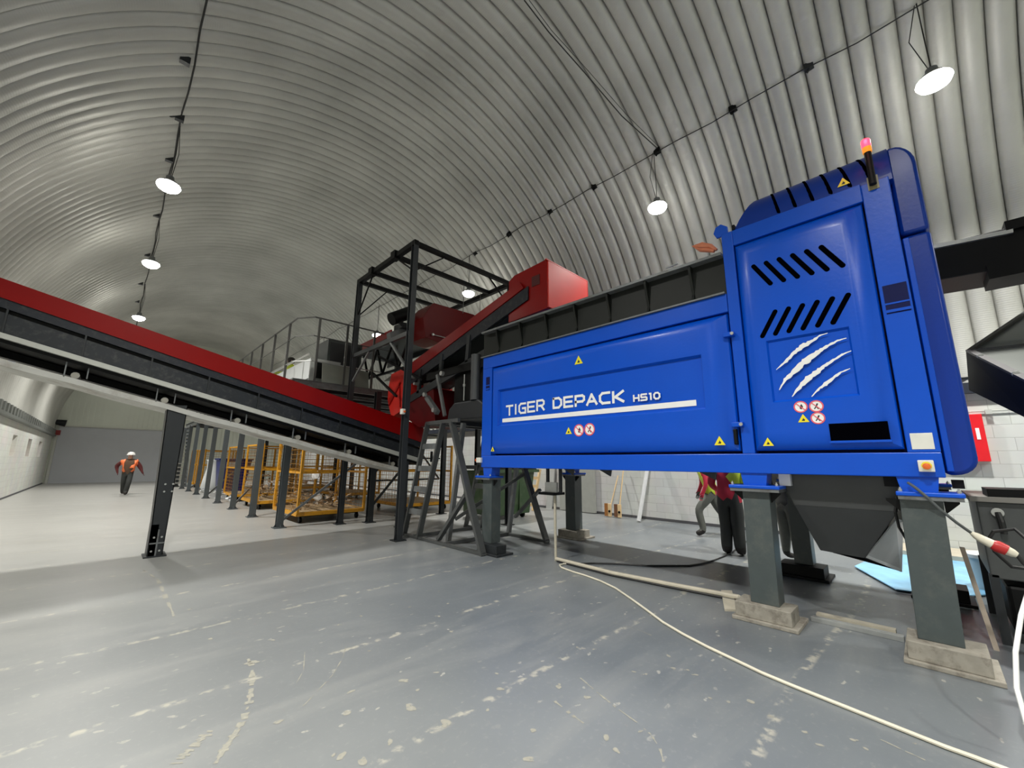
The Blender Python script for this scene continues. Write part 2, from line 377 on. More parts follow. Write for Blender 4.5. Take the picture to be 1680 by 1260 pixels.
tag(MB().tube([U(868, 0, 2, 9.6), U(905, 50, 2, 9.52), U(965, 116, 2, 9.38), U(1025, 185, 2, 9.2), U(1080, 240, 2, 8.87)], .006, 5).build('ceiling_cable', cabl), 'second thinner slack wire beside the diagonal one under the vault', 'cable')
k = 0
for px, py, lb in ((1326, 103, 'black box with pale face on the right vault cable, nearest the glaring lamp'), (1202, 173, 'small box on the right vault cable, second from the glaring lamp'),
                   (1078, 243, 'dark wire anchor clamp above the warm lamp beside the tower'), (975, 299, 'small pale clip on the right vault cable right of the warm cluster'),
                   (903, 343, 'dark clip on the right vault cable above the red head box'), (835, 380, 'dark clip on the right vault cable left of the red head box'), (780, 418, 'small clip on the right vault cable above the gantry')):
    p = U(px, py, 0, 8.3); p = Vector((8.3, p.y, arcpt(8.3)))
    b = MB().box(p.x - .05, p.x + .05, p.y - .07, p.y + .07, p.z - .02, p.z + .10)
    b.tube([(p.x, p.y, p.z - .02), (p.x, p.y + .04, p.z - .07)], .02, 6)
    tag(b.build('junction_box', black if px != 1326 else dgrey), lb, 'junction box', 'junction boxes on the vault')
for px, py, lb in ((306, 97, 'lone dark fitting beside the left vault cable, nearest'), (296, 196, 'dark bracket on the left vault cable above the largest lamp'), (279, 262, 'dark bracket just above the largest left lamp'),
                   (258, 352, 'dark bracket between the largest and middle left lamps'), (243, 417, 'dark bracket just above the middle left lamp'), (229, 462, 'small bracket between the middle and farthest left lamps'), (225, 492, 'small bracket just above the farthest left lamp')):
    p = U(px, py, 2, 8.82); p.x = max(.0, min(.3, p.x)) if px != 306 else p.x
    z = arcpt(p.x)
    tag(MB().box(p.x - .09, p.x + .06, p.y - .05, p.y + .05, z - .06, z + .08).tube([(p.x - .09, p.y, z), (p.x - .2, p.y + .05, z - .05)], .02, 5).build('junction_box', dgrey), lb, 'junction box', 'brackets on the vault')

# ---------------------------------------------------------------- blue depackaging machine
MX = 4.85
mach = thing('depackaging_machine', 'large blue food waste depackaging machine with tall right tower, standing on grey pillars', 'machine', (6.1, 2.8, 0))
def rings(loops, recess=None):
    """nested rectangles (y0,y1,z0,z1,x) joined into a pressed panel, last one closed"""
    b = MB(); seqs = [loops] if not recess else [loops, recess]
    allr = []
    for sq in seqs: allr += sq
    o = 0
    for (y0, y1, z0, z1, x) in allr: b.v += [Vector((x, y0, z0)), Vector((x, y1, z0)), Vector((x, y1, z1)), Vector((x, y0, z1))]
    for i in range(len(allr) - 1):
        for k in range(4): b.f.append([i * 4 + k, i * 4 + (k + 1) % 4, i * 4 + 4 + (k + 1) % 4, i * 4 + 4 + k]); b.mi.append(0)
    e = (len(allr) - 1) * 4; b.f.append([e, e + 1, e + 2, e + 3]); b.mi.append(0)
    return b
# frame: rails and posts
b = MB()
b.box(MX, 5.05, -.10, 5.70, 1.45, 1.655)                      # bottom beam
b.box(MX, 5.05, 1.38, 5.70, 3.27, 3.49)                       # top rail
b.box(MX, 5.05, 5.44, 5.70, 1.655, 3.27)                      # left post
b.box(MX, 5.05, 1.255, 1.375, 1.655, 4.24)                    # middle post
b.box(MX, 5.05, -.10, .10, 1.655, 4.22)                       # right post
b.box(MX, 5.05, .10, 1.255, 4.05, 4.24)                       # tower top rail
b.box(7.2, 7.4, -.10, 5.70, 1.45, 1.655); b.box(7.2, 7.4, -.10, 5.7, 3.27, 3.49); b.box(7.2, 7.4, -.1, .1, 1.655, 4.22); b.box(7.2, 7.4, 5.44, 5.7, 1.655, 3.27)
b.box(5.05, 7.2, 5.55, 5.70, 1.45, 1.655); b.box(5.05, 7.2, 5.55, 5.7, 3.27, 3.49); b.box(5.05, 7.2, -.1, 0, 1.45, 1.655)
b.build('frame', blue, mach, bevel=.008)
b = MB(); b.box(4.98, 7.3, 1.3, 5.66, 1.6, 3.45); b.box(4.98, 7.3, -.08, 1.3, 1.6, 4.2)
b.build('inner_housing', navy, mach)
# long side door
yl, yr, zb, zt = 5.42, 1.395, 1.685, 3.25
L = [(yr, yl, zb, zt, 4.99), (yr, yl, zb, zt, 4.875), (yr + .012, yl - .008, zb + .012, zt - .01, 4.855), (yr + .10, yl - .04, zb + .07, zt - .05, 4.825), (yr + .17, yl - .07, zb + .15, zt - .09, 4.805), (yr + .24, yl - .10, zb + .25, zt - .14, 4.80)]
Rr = [(1.70, 5.22, 2.16, 2.81, 4.80), (1.715, 5.20, 2.185, 2.785, 4.841), (1.75, 5.17, 2.21, 2.765, 4.841)]
door = rings(L, Rr).build('side_door', blue, mach, smooth=.5)
# tower door
L = [(.115, 1.245, 1.685, 4.035, 4.99), (.115, 1.245, 1.685, 4.035, 4.875), (.125, 1.237, 1.70, 4.02, 4.86), (.22, 1.19, 1.76, 3.97, 4.825), (.27, 1.14, 1.82, 3.9, 4.805), (.29, 1.10, 1.88, 3.86, 4.80)]
Rr = [(.345, 1.03, 2.17, 2.83, 4.80), (.36, 1.015, 2.19, 2.81, 4.825), (.39, .98, 2.22, 2.78, 4.825)]
tdoor = rings(L, Rr).build('tower_door', blue, mach, smooth=.5)
def slot(p, q, wdt, x, par, name='louvre_slot'):
    (ya, za), (yb, zb_) = p, q; d = Vector((0, yb - ya, zb_ - za)).normalized(); n = Vector((0, -d.z, d.y)) * wdt / 2; c = Vector((0, 0, 0))
    pts = []
    for s, (yy, zz) in ((1, (yb, zb_)), (-1, (ya, za))):
        base = math.atan2(d.z, d.y) if s > 0 else math.atan2(-d.z, -d.y)
        for k in range(7):
            a = base - math.pi / 2 + math.pi * k / 6; pts.append((x, yy + math.cos(a) * wdt / 2, zz + math.sin(a) * wdt / 2))
    MB().prism(pts, (.006, 0, 0)).build(name, void, par)
for i in range(6):
    t = i / 5
    slot((1.065 - t * .605, 3.70 - t * .01), (.925 - t * .605, 3.45 - t * .01), .045, 4.797, tdoor)
    slot((.915 - t * .60, 3.13 + t * .005), (1.055 - t * .60, 2.89 + t * .005), .045, 4.797, tdoor)
MB().box(4.794, 4.85, .19, .60, 1.765, 1.925).build('handle_recess', void, tdoor)
MB().box(4.788, 4.85, .18, .61, 1.745, 1.765).build('recess_lip', blue, tdoor)
# claw mark, white ragged slashes
def slash(pts, x, par):
    """pts: (y,z,halfwidth) along the slash"""
    up, dn = [], []; n = len(pts)
    rnd = random.Random(int(pts[0][0] * 1000))
    fine = []
    for i in range(n - 1):
        for k in range(5):
            t = k / 5; fine.append([pts[i][j] * (1 - t) + pts[i + 1][j] * t for j in range(3)])
    fine.append(list(pts[-1]))
    for i, (y, z, hw) in enumerate(fine):
        a = fine[max(0, i - 1)]; c = fine[min(len(fine) - 1, i + 1)]; d = Vector((c[0] - a[0], c[1] - a[1])).normalized(); nn = Vector((-d.y, d.x))
        j1 = 1 + rnd.uniform(-.35, .35) if hw > .004 else 1; j2 = 1 + rnd.uniform(-.35, .35) if hw > .004 else 1
        up.append((y + nn.x * hw * j1, z + nn.y * hw * j1)); dn.append((y - nn.x * hw * j2, z - nn.y * hw * j2))
    b = MB(); m = len(up)
    b.v = [Vector((x, p[0], p[1])) for p in up + dn] + [Vector((x + .004, p[0], p[1])) for p in up + dn]
    for i in range(m - 1):
        b.f += [[i, i + 1, m + i + 1, m + i], [2 * m + i, 3 * m + i, 3 * m + i + 1, 2 * m + i + 1]]; b.mi += [0, 0]
    b.build('claw_slash', stick_w, par)
def UP(pts): return [(U(a, c, 0, 4.81).y, U(a, c, 0, 4.81).z, hw) for a, c, hw in pts]
slash(UP([(1274, 607, .002), (1290, 593, .014), (1304, 578, .018), (1318, 568, .022), (1333, 560, .014), (1345, 551, .006), (1358, 547, .003)]), 4.796, tdoor)
slash(UP([(1279, 640, .003), (1289, 623, .014), (1302, 611, .022), (1315, 598, .026), (1329, 588, .026), (1345, 576, .018), (1360, 567, .011), (1375, 559, .008), (1389, 555, .003)]), 4.796, tdoor)
slash(UP([(1300, 651, .003), (1312, 636, .016), (1326, 621, .024), (1340, 611, .022), (1352, 601, .014), (1368, 591, .010), (1382, 582, .008), (1397, 576, .003)]), 4.796, tdoor)
slash(UP([(1332, 651, .003), (1345, 637, .010), (1357, 629, .017), (1368, 620, .012), (1380, 611, .007), (1395, 605, .003)]), 4.796, tdoor)
# hood over the tower: front curves back into a sloping roof
def hood(ya, yb, x0, top, nm, mat, ytopa=None, zs=4.19):
    prof = [(x0, zs), (x0, zs + .06)]
    for k in range(7):
        a = math.pi / 2 * k / 6; prof.append((x0 + .32 * (1 - math.cos(a)), zs + .06 + (top - zs - .06) * math.sin(a)))
    prof += [(7.0, top + .1), (7.3, top), (7.3, zs)]
    b = MB(); n = len(prof); ytopa = ya if ytopa is None else ytopa
    A = [Vector((x, ya + (ytopa - ya) * max(0, (z - zs - .05)) / (top - zs), z)) for x, z in prof]; B = [Vector((x, yb, z)) for x, z in prof]
    b.add(A + B, [tuple(range(n)), tuple(reversed(range(n, 2 * n)))] + [(i, (i + 1) % n, n + (i + 1) % n, n + i) for i in range(n)])
    return b.build(nm, mat, mach, smooth=.7), prof
hd, hprof = hood(1.235, -.125, 4.87, 4.66, 'hood', blue_shade, .98)
for i in range(6):
    yb = .86 - i * .152
    pts = []
    for s in range(9):
        t = s / 8; idx = t * 5.2 + 1.6; i0 = int(idx); f = idx - i0; x = hprof[i0][0] * (1 - f) + hprof[i0 + 1][0] * f; z = hprof[i0][1] * (1 - f) + hprof[i0 + 1][1] * f
        pts.append((x + .006, yb - .09 + .10 * t, z - .008))
    MB().tube(pts, [.004] + [.019] * 7 + [.004], 6).build('hood_slot', void, hd)
# rounded end cover right of the frame
b = MB(); yy0, yy1 = -.105, -.30
def endcover(b, z0, z1, rt, rb):
    prof = [(yy0, z0)]
    n = 6
    for k in range(n + 1):
        a = math.pi / 2 * k / n; prof.append((yy1 + rb * (1 - math.sin(a)), z0 + rb * (1 - math.cos(a))) if rb else (yy1, z0))
    for k in range(n + 1):
        a = math.pi / 2 * k / n; prof.append((yy1 + rt * (1 - math.cos(a)), z1 - rt * 1.6 + rt * 1.6 * math.sin(a)) if rt else (yy1, z1))
    prof.append((yy0, z1)); q = []
    for p in prof:
        if not q or (abs(p[0] - q[-1][0]) + abs(p[1] - q[-1][1])) > 1e-4: q.append(p)
    b.prism([(4.97, p[0], p[1]) for p in q], (2.2, 0, 0))
endcover(b, 1.47, 3.63, 0, .14); b.build('end_cover', blue_shade, mach, bevel=.03, smooth=.7)
b = MB(); endcover(b, 3.65, 4.57, .15, 0); b.build('upper_end_cover', blue_shade, mach, bevel=.03, smooth=.7)
MB().box(4.94, 4.97, -.155, -.115, 1.50, 3.6).build('cover_flange', blue, mach, bevel=.005)
# hopper trough with pressed ribs
hp = MB(); hp.prism([(4.93, 5.78, 3.49), (4.93, 1.39, 3.49), (4.93, 1.39, 3.98), (4.93, 5.78, 3.98)], (.02, 0, 0)); hp.box(7.25, 7.3, 1.39, 5.78, 3.49, 3.98); hp.box(4.95, 7.3, 5.74, 5.78, 3.49, 3.98)
hpo = hp.build('hopper', hopc, mach)
MB().box(4.82, 4.95, 1.39, 5.74, 3.975, 4.01).build('hopper_rim', mgrey, hpo); MB().box(7.25, 7.38, 1.39, 5.74, 3.975, 4.01).build('hopper_rim', mgrey, hpo)
MB().box(4.82, 4.95, 1.39, 5.74, 3.49, 3.51).build('hopper_sill', mgrey, hpo)
for i in range(7):
    y = 1.76 + i * .595
    MB().prism([(4.93, y, 3.975), (4.845, y, 3.975), (4.845, y, 3.93), (4.925, y, 3.62), (4.87, y, 3.51), (4.93, y, 3.51)], (0, .03, 0)).build('hopper_rib', hopc, hpo)
# lettering: strokes drawn as flat bars on the door
def word(txt, ya, yb, za, zb_, x, sw, name, par):
    """letters between y=ya (left) and y=yb (right); baseline z rises from za; cap heights in zb_"""
    G = {'T': [[(0, 1), (1, 1)], [(.5, 1), (.5, 0)]], 'I': [[(.5, 0), (.5, 1)]], 'G': [[(1, 1), (.3, 1), (.05, .8), (.05, .2), (.3, 0), (1, 0), (1, .5), (.55, .5)]],
         'E': [[(1, 1), (.05, 1), (.05, 0), (1, 0)], [(.05, .5), (.9, .5)]], 'R': [[(.05, 0), (.05, 1), (.8, 1), (1, .85), (1, .6), (.8, .45), (.3, .45)], [(.6, .45), (1, 0)]],
         'D': [[(.05, 1), (.7, 1), (1, .75), (1, .25), (.7, 0), (.05, 0), (.05, 1)]], 'P': [[(.05, 0), (.05, 1), (.8, 1), (1, .85), (1, .55), (.8, .4), (.05, .4)]],
         'A': [[(0, 0), (.5, 1), (1, 0)], [(.3, .3), (.75, .3)]], 'C': [[(1, 1), (.3, 1), (.05, .75), (.05, .25), (.3, 0), (1, 0)]], 'K': [[(.05, 0), (.05, 1)], [(1, 1), (.25, .5), (1, 0)]],
         'H': [[(.05, 0), (.05, 1)], [(.95, 0), (.95, 1)], [(.05, .5), (.95, .5)]], 'S': [[(1, 1), (.15, 1), (.05, .9), (.05, .6), (.15, .5), (.85, .5), (1, .4), (1, .1), (.9, 0), (0, 0)]],
         '1': [[(.35, 1), (.7, 1), (.7, 0)]], '0': [[(.3, 0), (.05, .25), (.05, .75), (.3, 1), (.7, 1), (.95, .75), (.95, .25), (.7, 0), (.3, 0)]]}
    wd = {'I': .35, '1': .6, ' ': .62}; adv = sum(wd.get(c, 1) + .32 for c in txt) - .32; u = (ya - yb) / adv; pos = 0; b = MB(); kk = 0
    for c in txt:
        cw = wd.get(c, 1)
        if c != ' ':
            t0 = pos / adv; base = za[0] * (1 - t0) + za[1] * t0; hh = zb_[0] * (1 - t0) + zb_[1] * t0
            for st in G[c]:
                P2 = [(ya - (pos + (p[0] if c not in 'I' else .35 * p[0]) * (cw if c != 'I' else 1)) * u, base + p[1] * hh) for p in st]
                for i in range(len(P2) - 1):
                    kk += 1; xo = x - .0006 * (kk % 5); a, e = Vector((xo, *P2[i])), Vector((xo, *P2[i + 1])); d = (e - a).normalized() * sw * .4
                    b.bar(a - d, e + d, sw, .003, (1, 0, 0))
        pos += cw + .32
    return b.build(name, stick_w, par)
word('TIGER', 5.03, 4.17, (2.345, 2.375), (.155, .155), 4.836, .034, 'lettering', door)
word('DEPACK', 3.98, 2.76, (2.378, 2.36), (.145, .14), 4.836, .036, 'lettering', door)
word('HS10', 2.60, 2.24, (2.345, 2.345), (.075, .075), 4.819, .022, 'lettering', door)
MB().prism([(4.834, 5.13, 2.225), (4.834, 1.81, 2.215), (4.834, 1.81, 2.285), (4.834, 5.13, 2.29)], (.004, 0, 0)).build('white_stripe', stick_w, door)
def tri(y, z, s, x, par):
    b = MB(); b.prism([(x, y + s * .58, z - s * .4), (x, y - s * .58, z - s * .4), (x, y, z + s * .6)], (.003, 0, 0)); b.build('warning_triangle', yel, par)
    b = MB(); b.prism([(x - .001, y + s * .2, z - s * .22), (x - .001, y - s * .12, z - s * .26), (x - .001, y - s * .16, z - s * .1), (x - .001, y + s * .02, z + s * .12), (x - .001, y + s * .06, z - s * .05)], (.001, 0, 0)); b.build('warning_pictogram', ink, par)
def prohib(y, z, r, x, par, k):
    ring = MB(); n = 28
    for i in range(n):
        a, c = 2 * math.pi * i / n, 2 * math.pi * (i + 1) / n
        ring.prism([(x, y + r * math.cos(a), z + r * math.sin(a)), (x, y + r * math.cos(c), z + r * math.sin(c)), (x, y + r * .8 * math.cos(c), z + r * .8 * math.sin(c)), (x, y + r * .8 * math.cos(a), z + r * .8 * math.sin(a))], (.003, 0, 0))
    ring.bar((x, y + r * .6, z + r * .6), (x, y - r * .6, z - r * .6), r * .14, .004, (1, 0, 0)); 
    MB().prism([(x + .0015, y + r * .82 * math.cos(2 * math.pi * i / 24), z + r * .82 * math.sin(2 * math.pi * i / 24)) for i in range(24)], (.002, 0, 0)).build('prohibition_sign', stick_w, par)
    ring.build('sign_ring', stick_r, par)
    b = MB(); xx = x + .001
    if k == 0: b.prism([(xx, y - .15 * r, z + .5 * r), (xx, y + .1 * r, z + .1 * r), (xx, y + .15 * r, z - .3 * r), (xx, y - .1 * r, z - .45 * r), (xx, y - .35 * r, z)], (.0005, 0, 0))
    else: b.bar((xx, y - .2 * r, z + .45 * r), (xx, y, z), r * .22, .001, (1, 0, 0)); b.bar((xx, y, z), (xx, y + .3 * r, z - .45 * r), r * .16, .001, (1, 0, 0)); b.bar((xx, y, z), (xx, y - .25 * r, z - .5 * r), r * .16, .001, (1, 0, 0))
    b.build('sign_pictogram', ink, par)
tri(3.45, 3.04, .13, 4.796, door); tri(3.66, 2.0, .10, 4.796, door); tri(1.58, 1.79, .10, 4.803, door); tri(5.34, 1.76, .08, 4.803, door)
prohib(3.475, 2.005, .088, 4.796, door, 0); prohib(3.29, 2.01, .088, 4.796, door, 1)
prohib(.80, 2.105, .058, 4.796, tdoor, 0); prohib(.675, 2.10, .058, 4.796, tdoor, 1); prohib(.675, 1.985, .058, 4.796, tdoor, 1)
tri(.79, 1.985, .08, 4.796, tdoor); tri(1.115, 1.765, .085, 4.803, tdoor)
tri(.22, 4.33, .085, 4.864, mach)
MB().box(4.846, 4.85, -.068, .068, 1.68, 1.815).build('rating_plate', P('plate_paper', (.72, .72, .66), .4), mach, bevel=.002)
es = MB().box(4.80, 4.85, -.045, .05, 1.495, 1.59).build('emergency_stop', P('plate_paper', (.72, .72, .66), .4), mach, bevel=.006)
MB().lathe((4.80, .0, 1.545), [(.032, 0), (.032, -.004)], 16, 0).build('stop_ring', yel, es)
MB().lathe((4.79, .0, 1.54), [(.012, 0), (.012, -.015), (.026, -.018), (.024, -.032), (.01, -.036)], 16, 0).build('stop_button', P('orange_red_knob', (.75, .14, .02), .35), es)
es = MB().box(4.80, 4.85, 5.66, 5.78, 1.53, 1.62).build('emergency_stop', P('plate_paper', (.72, .72, .66), .4), mach, bevel=.006)
MB().lathe((4.825, 5.78, 1.575), [(.012, 0), (.012, .015), (.03, .018), (.026, .036)], 16, 1).build('stop_button', P('orange_red_knob', (.75, .14, .02), .35), es)
# lifting pockets
for (ya, yb, za, zb_) in ((-.085, .075, 2.89, 3.16), (5.50, 5.60, 2.85, 3.10)):
    pk = MB().box(4.846, 4.851, ya, yb, za, zb_).build('lifting_pocket', navy, mach); MB().box(4.838, 4.85, ya, yb, za + .01, za + .035).box(4.842, 4.85, ya, yb, za + .085, za + .10).build('pocket_lip', blue, pk)
# hinges and latch
for z in (2.985, 1.965):
    h = MB().box(4.79, 4.85, 1.33, 1.44, z - .025, z + .025).build('hinge', blue, mach, bevel=.006); MB().lathe((4.79, 1.345, z), [(.02, 0), (.018, -.012)], 12, 0).build('bolt', galv, h)
MB().box(4.80, 4.86, 1.40, 1.435, 1.75, 1.92).build('door_handle', black, mach, bevel=.01)
lg = MB(); lg.prism([(4.86, 1.30, 4.22), (4.86, 1.43, 4.22), (4.86, 1.46, 4.29), (4.86, 1.43, 4.36), (4.86, 1.37, 4.38), (4.86, 1.30, 4.32)], (.03, 0, 0)); lg.build('lifting_lug', blue, mach, bevel=.006)
b = MB(); b.box(4.84, 5.0, 1.22, 1.25, 4.24, 4.30); b.build('roof_clip', black, mach)
# stack light on the post
bc = MB().box(4.842, 4.85, -.03, .05, 4.13, 4.27).build('beacon_bracket', P('bracket_olive', (.25, .22, .12), .4), mach)
MB().tube([(4.80, .01, 4.16), (4.80, .01, 4.50)], .028, 12).box(4.80, 4.86, -.01, .03, 4.2, 4.24).build('beacon_tube', black, bc)
MB().lathe((4.80, .01, 4.50), [(.034, 0), (.036, .02), (.036, .055)], 16).build('amber_lens', P('amber_lens', (.8, .3, .02), .3, emit=(1, .35, .03), es=.6), bc)
MB().lathe((4.80, .01, 4.555), [(.036, 0), (.036, .075), (.03, .085)], 16).build('red_lens', P('red_lens', (.9, .02, .04), .3, emit=(1, .03, .06), es=5), bc)
ld = bpy.data.lights.new('beacon_light', 'POINT'); ld.energy = 3; ld.color = (1, .05, .08); ld.shadow_soft_size = .03
lo = bpy.data.objects.new('beacon_light', ld); COL.objects.link(lo); lo.location = Vector((4.74, .01, 4.62)) - WL['depackaging_machine']; lo.parent = mach
# discharge chute under the tower
ch = MB(); X0, X1 = 5.08, 6.9
q = [[(X0, .18, 1.47), (X0, 1.12, 1.47), (X1, 1.12, 1.47), (X1, .18, 1.47)], [(X0, .24, 1.14), (X0, 1.0, 1.14), (X1, 1.0, 1.14), (X1, .24, 1.14)], [(5.25, .53, .68), (5.25, .86, .70), (6.3, .92, .52), (6.3, .36, .42)]]
for i in range(2):
    for k in range(4): ch.add([q[i][k], q[i][(k + 1) % 4], q[i + 1][(k + 1) % 4], q[i + 1][k]], [(0, 1, 2, 3)])
co = ch.build('discharge_chute', P('chute_grey', (.05, .053, .054), .38, .3), mach); md = co.modifiers.new('s', 'SOLIDIFY'); md.thickness = .012; md.offset = 0
ch = MB(); ch.prism([(5.27, .53, .68), (5.4, .27, 1.05), (6.3, .27, .95), (6.35, .35, .40)], (0, -.012, 0)); ch.build('chute_side_plate', P('zinc_lit', (.75, .78, .82), .35, .1), co)  # near-white base stands in for reflected light on the galvanised plate
# pillars
def pillar(name, x0, x1, y0, y1, ztop, basebox, capy, capx, m2, lean=0):
    b = MB(); b.prism([(x0, y0 + lean, 0.17), (x1, y0 + lean, .17), (x1, y1 + lean, .17), (x0, y1 + lean, .17)], (0, -lean, ztop - .17))
    o = b.build('leg', grey, mach, bevel=.006)
    bx0, bx1, by0, by1 = basebox
    bb = MB().box(bx0, bx1, by0, by1, 0, .035).build('foot_plate', m2, o, bevel=.006)
    MB().box(bx0 + .03, bx1 - .12, by0 + .05, by1 - .03, .035, .17).build('foot_box', m2, o, bevel=.006)
    c = MB().box(capx[0], capx[1], capy[0], capy[1], ztop, ztop + .035); c.build('cap_plate', blue, o, bevel=.008)
    MB().box(capx[0] + .01, capx[1] - .01, capy[0] + .01, capy[1] - .01, ztop - .03, ztop).build('packing_plate', mgrey, o)
    for s, yy in ((1, y0), (-1, y1)):
        g = MB(); g.prism([(x0 + .04, yy, ztop - .03), (x0 + .04, yy - s * .09, ztop - .03), (x0 + .04, yy - s * .09, ztop - .05), (x0 + .04, yy, ztop - .14)], (.012, 0, 0)); g.build('gusset', black, o)
    g = MB()
    for yy in (capy[0] + .03, capy[1] - .03): g.lathe((capx[0] + .04, yy, ztop + .035), [(.014, 0), (.014, .02), (.007, .022), (.007, .035)], 8)
    g.build('bolt', galv, o)
    b = MB().prism([(x0, y0 + .02, ztop + .035), (x0, y1 - .02, ztop + .035), (x0, y1 + .0, 1.46), (x0, y0 - .0, 1.46)], (.2, 0, 0)); b.build('mount_block', blue, o)
pillar('p', 4.87, 5.09, -.06, .20, 1.295, (4.74, 5.25, -.20, .33), (-.185, .215), (4.80, 5.16), rust, .03)
pillar('p', 4.87, 5.09, 1.17, 1.42, 1.295, (4.76, 5.22, 1.03, 1.60), (1.06, 1.53), (4.80, 5.16), rust, .02)
pillar('p', 4.87, 5.09, 5.42, 5.66, 1.265, (4.76, 5.14, 5.14, 5.72), (5.40, 5.80), (4.80, 5.14), dgrey)
pillar('p', 7.15, 7.37, 1.28, 1.5, 1.295, (7.0, 7.5, 1.1, 1.7), (1.1, 1.6), (7.1, 7.45), black)
pillar('p', 7.15, 7.37, -.06, .2, 1.295, (7.0, 7.5, -.2, .33), (-.18, .22), (7.1, 7.45), black)
pillar('p', 7.05, 7.30, 5.25, 5.50, 1.295, (6.92, 7.5, 5.08, 5.66), (5.2, 5.6), (7.0, 7.4), rust)
b = MB()
for y in (4.0, 3.35, 1.95): b.prism([(5.06, y, 1.46), (5.06, y - .22, 1.46), (5.06, y - .2, 1.36)], (.03, 0, 0))
b.build('underside_bracket', dgrey, mach)
b = MB(); b.box(5.0, 5.2, 1.0, 1.1, 1.33, 1.46); b.build('white_block', stick_w, mach)
b = MB().box(5.0, 5.12, .19, .29, 1.36, 1.46).box(5.05, 5.15, -.20, -.13, 1.36, 1.43); b.build('rubber_mount', black, mach)
tag(MB().tube([U(1176, 410, 0, 5.0), U(1166, 404, 0, 5.0), U(1152, 403, 0, 5.0), U(1136, 404, 0, 5.0), U(1150, 409, 0, 5.02), U(1172, 412, 0, 5.0)], [.015, .03, .045, .012, .035, .02], 8).build('lifting_strap', P('orange_strap', (.75, .25, .13), .6)), 'crumpled orange lifting strap lying on the hopper rim beside the blue tower', 'strap')
tag(MB().tube([U(1093, 440, 0, 5.1), U(1112, 432, 0, 5.1)], .012, 6).build('steel_rod', galv), 'short bright rod lying on the hopper rim', 'rod')

# ---------------------------------------------------------------- red guarded conveyor on the left
CY = 8.85
def cz(x, a): return a - .243 * x          # height along the belt at this x
conv = thing('belt_conveyor', 'long inclined conveyor with red side guard rising to the left on one grey column', 'conveyor', (0.8, CY + .5, 0))
XA, XB = -3.4, 5.6
def line_on_y(p, q, y):                    # z = m x + c through two pixels on the plane y
    a, c = U(*p, 1, y), U(*q, 1, y); m = (c.z - a.z) / (c.x - a.x); return m, a.z - m * a.x
def strip(b, top, bot, y0, y1, xa=XA, xb=XB):
    (m1, c1), (m2, c2) = top, bot
    b.prism([(xa, y0, m1 * xa + c1), (xb, y0, m1 * xb + c1), (xb, y0, m2 * xb + c2), (xa, y0, m2 * xa + c2)], (0, y1 - y0, 0))
T = line_on_y((0, 455), (659, 687), CY); T2 = line_on_y((0, 487), (600, 694), CY); Fm = line_on_y((0, 545), (559, 713), CY); Fb = line_on_y((0, 554), (559, 720), CY)
b = MB(); strip(b, T, T2, CY, CY + .03); strip(b, T, T2, CY + .95, CY + .98); b.build('side_guard', red, conv)
mid = (T2[0], T2[1] - .13)
b = MB(); strip(b, T2, mid, CY + .02, CY + .05); strip(b, T2, mid, CY + .93, CY + .96); b.build('upper_side_plate', P('side_plate_navy', (.006, .009, .017), .5, .1, .2, 7, dirt=(.04, .04, .04), ds=12), conv)
b = MB(); strip(b, mid, (mid[0], mid[1] - .08), CY + .08, CY + .12); b.build('recess_strip', black, conv)
b = MB(); strip(b, (mid[0], mid[1] - .06), Fm, CY + .04, CY + .06); strip(b, mid, Fm, CY + .92, CY + .94); sp = b.build('lower_side_plate', P('side_plate_grey', (.012, .016, .021), .5, .1, .2, 7, dirt=(.05, .05, .05), ds=12), conv)
b = MB(); strip(b, Fm, Fb, CY - .02, CY + .09); b.build('bottom_flange', P('flange_grey', (.48, .49, .45), .4, .1, .1, 5), conv)
for i in range(12):
    x = XA + .5 + i * .80; zt = mid[0] * x + mid[1]; zb_ = Fm[0] * x + Fm[1]
    MB().box(x, x + .02, CY + .01, CY + .1, zb_, zt).build('web_stiffener', dgrey, conv)
b = MB(); strip(b, (T2[0], T2[1] + .02), (T2[0], T2[1] - .0), CY + .05, CY + .93); b.build('belt', belt, conv)
uz = (Fb[0], Fb[1] - .0); ub = (Fb[0], Fb[1] - .16)
b = MB(); strip(b, uz, ub, CY + .75, CY + .95); strip(b, uz, (uz[0], uz[1] - .05), CY + .05, CY + .9); b.build('underframe', black, conv)
RB = line_on_y((0, 592), (640, 766), CY + .45)
b = MB(); n = 60; xs = [XA + (5.0 - XA) * i / n for i in range(n + 1)]
up_ = [(x, RB[0] * x + RB[1] - .014 * abs(math.sin((x - XA - .72) / 1.08 * math.pi))) for x in xs]
b.v = [Vector((x, y, z + dz)) for dz in (0, -.085) for y in (CY + .08, CY + .89) for x, z in up_]; m = n + 1
for i in range(n):
    for a, c in ((0, 1), (1, 3), (3, 2), (2, 0)): b.f.append([a * m + i, a * m + i + 1, c * m + i + 1, c * m + i]); b.mi.append(0)
b.f += [[0, m, 3 * m, 2 * m], [n, m + n, 3 * m + n, 2 * m + n]]; b.mi += [0, 0]
rb = b.build('return_belt', palebelt, conv)
for i in range(8):
    x = XA + .6 + i * 1.08; z = Fb[0] * x + Fb[1] - .04; zr = RB[0] * x + RB[1]
    for dx in (0, .24):
        MB().box(x + dx, x + dx + .015, CY + .08, CY + .12, zr - .02, z).build('idler_hanger', mgrey, conv)
    MB().tube([(x + .12, CY + .12, zr + .02), (x + .12, CY + .86, zr + .02)], .05, 10).build('return_roller', P('dusty_roller', (.3, .29, .25), .6), conv)
MB().tube([(5.25, CY + .05, Fm[0] * 5.25 + Fm[1] + .25), (5.25, CY + .95, Fm[0] * 5.25 + Fm[1] + .25)], .17, 16).build('tail_drum', black, conv)
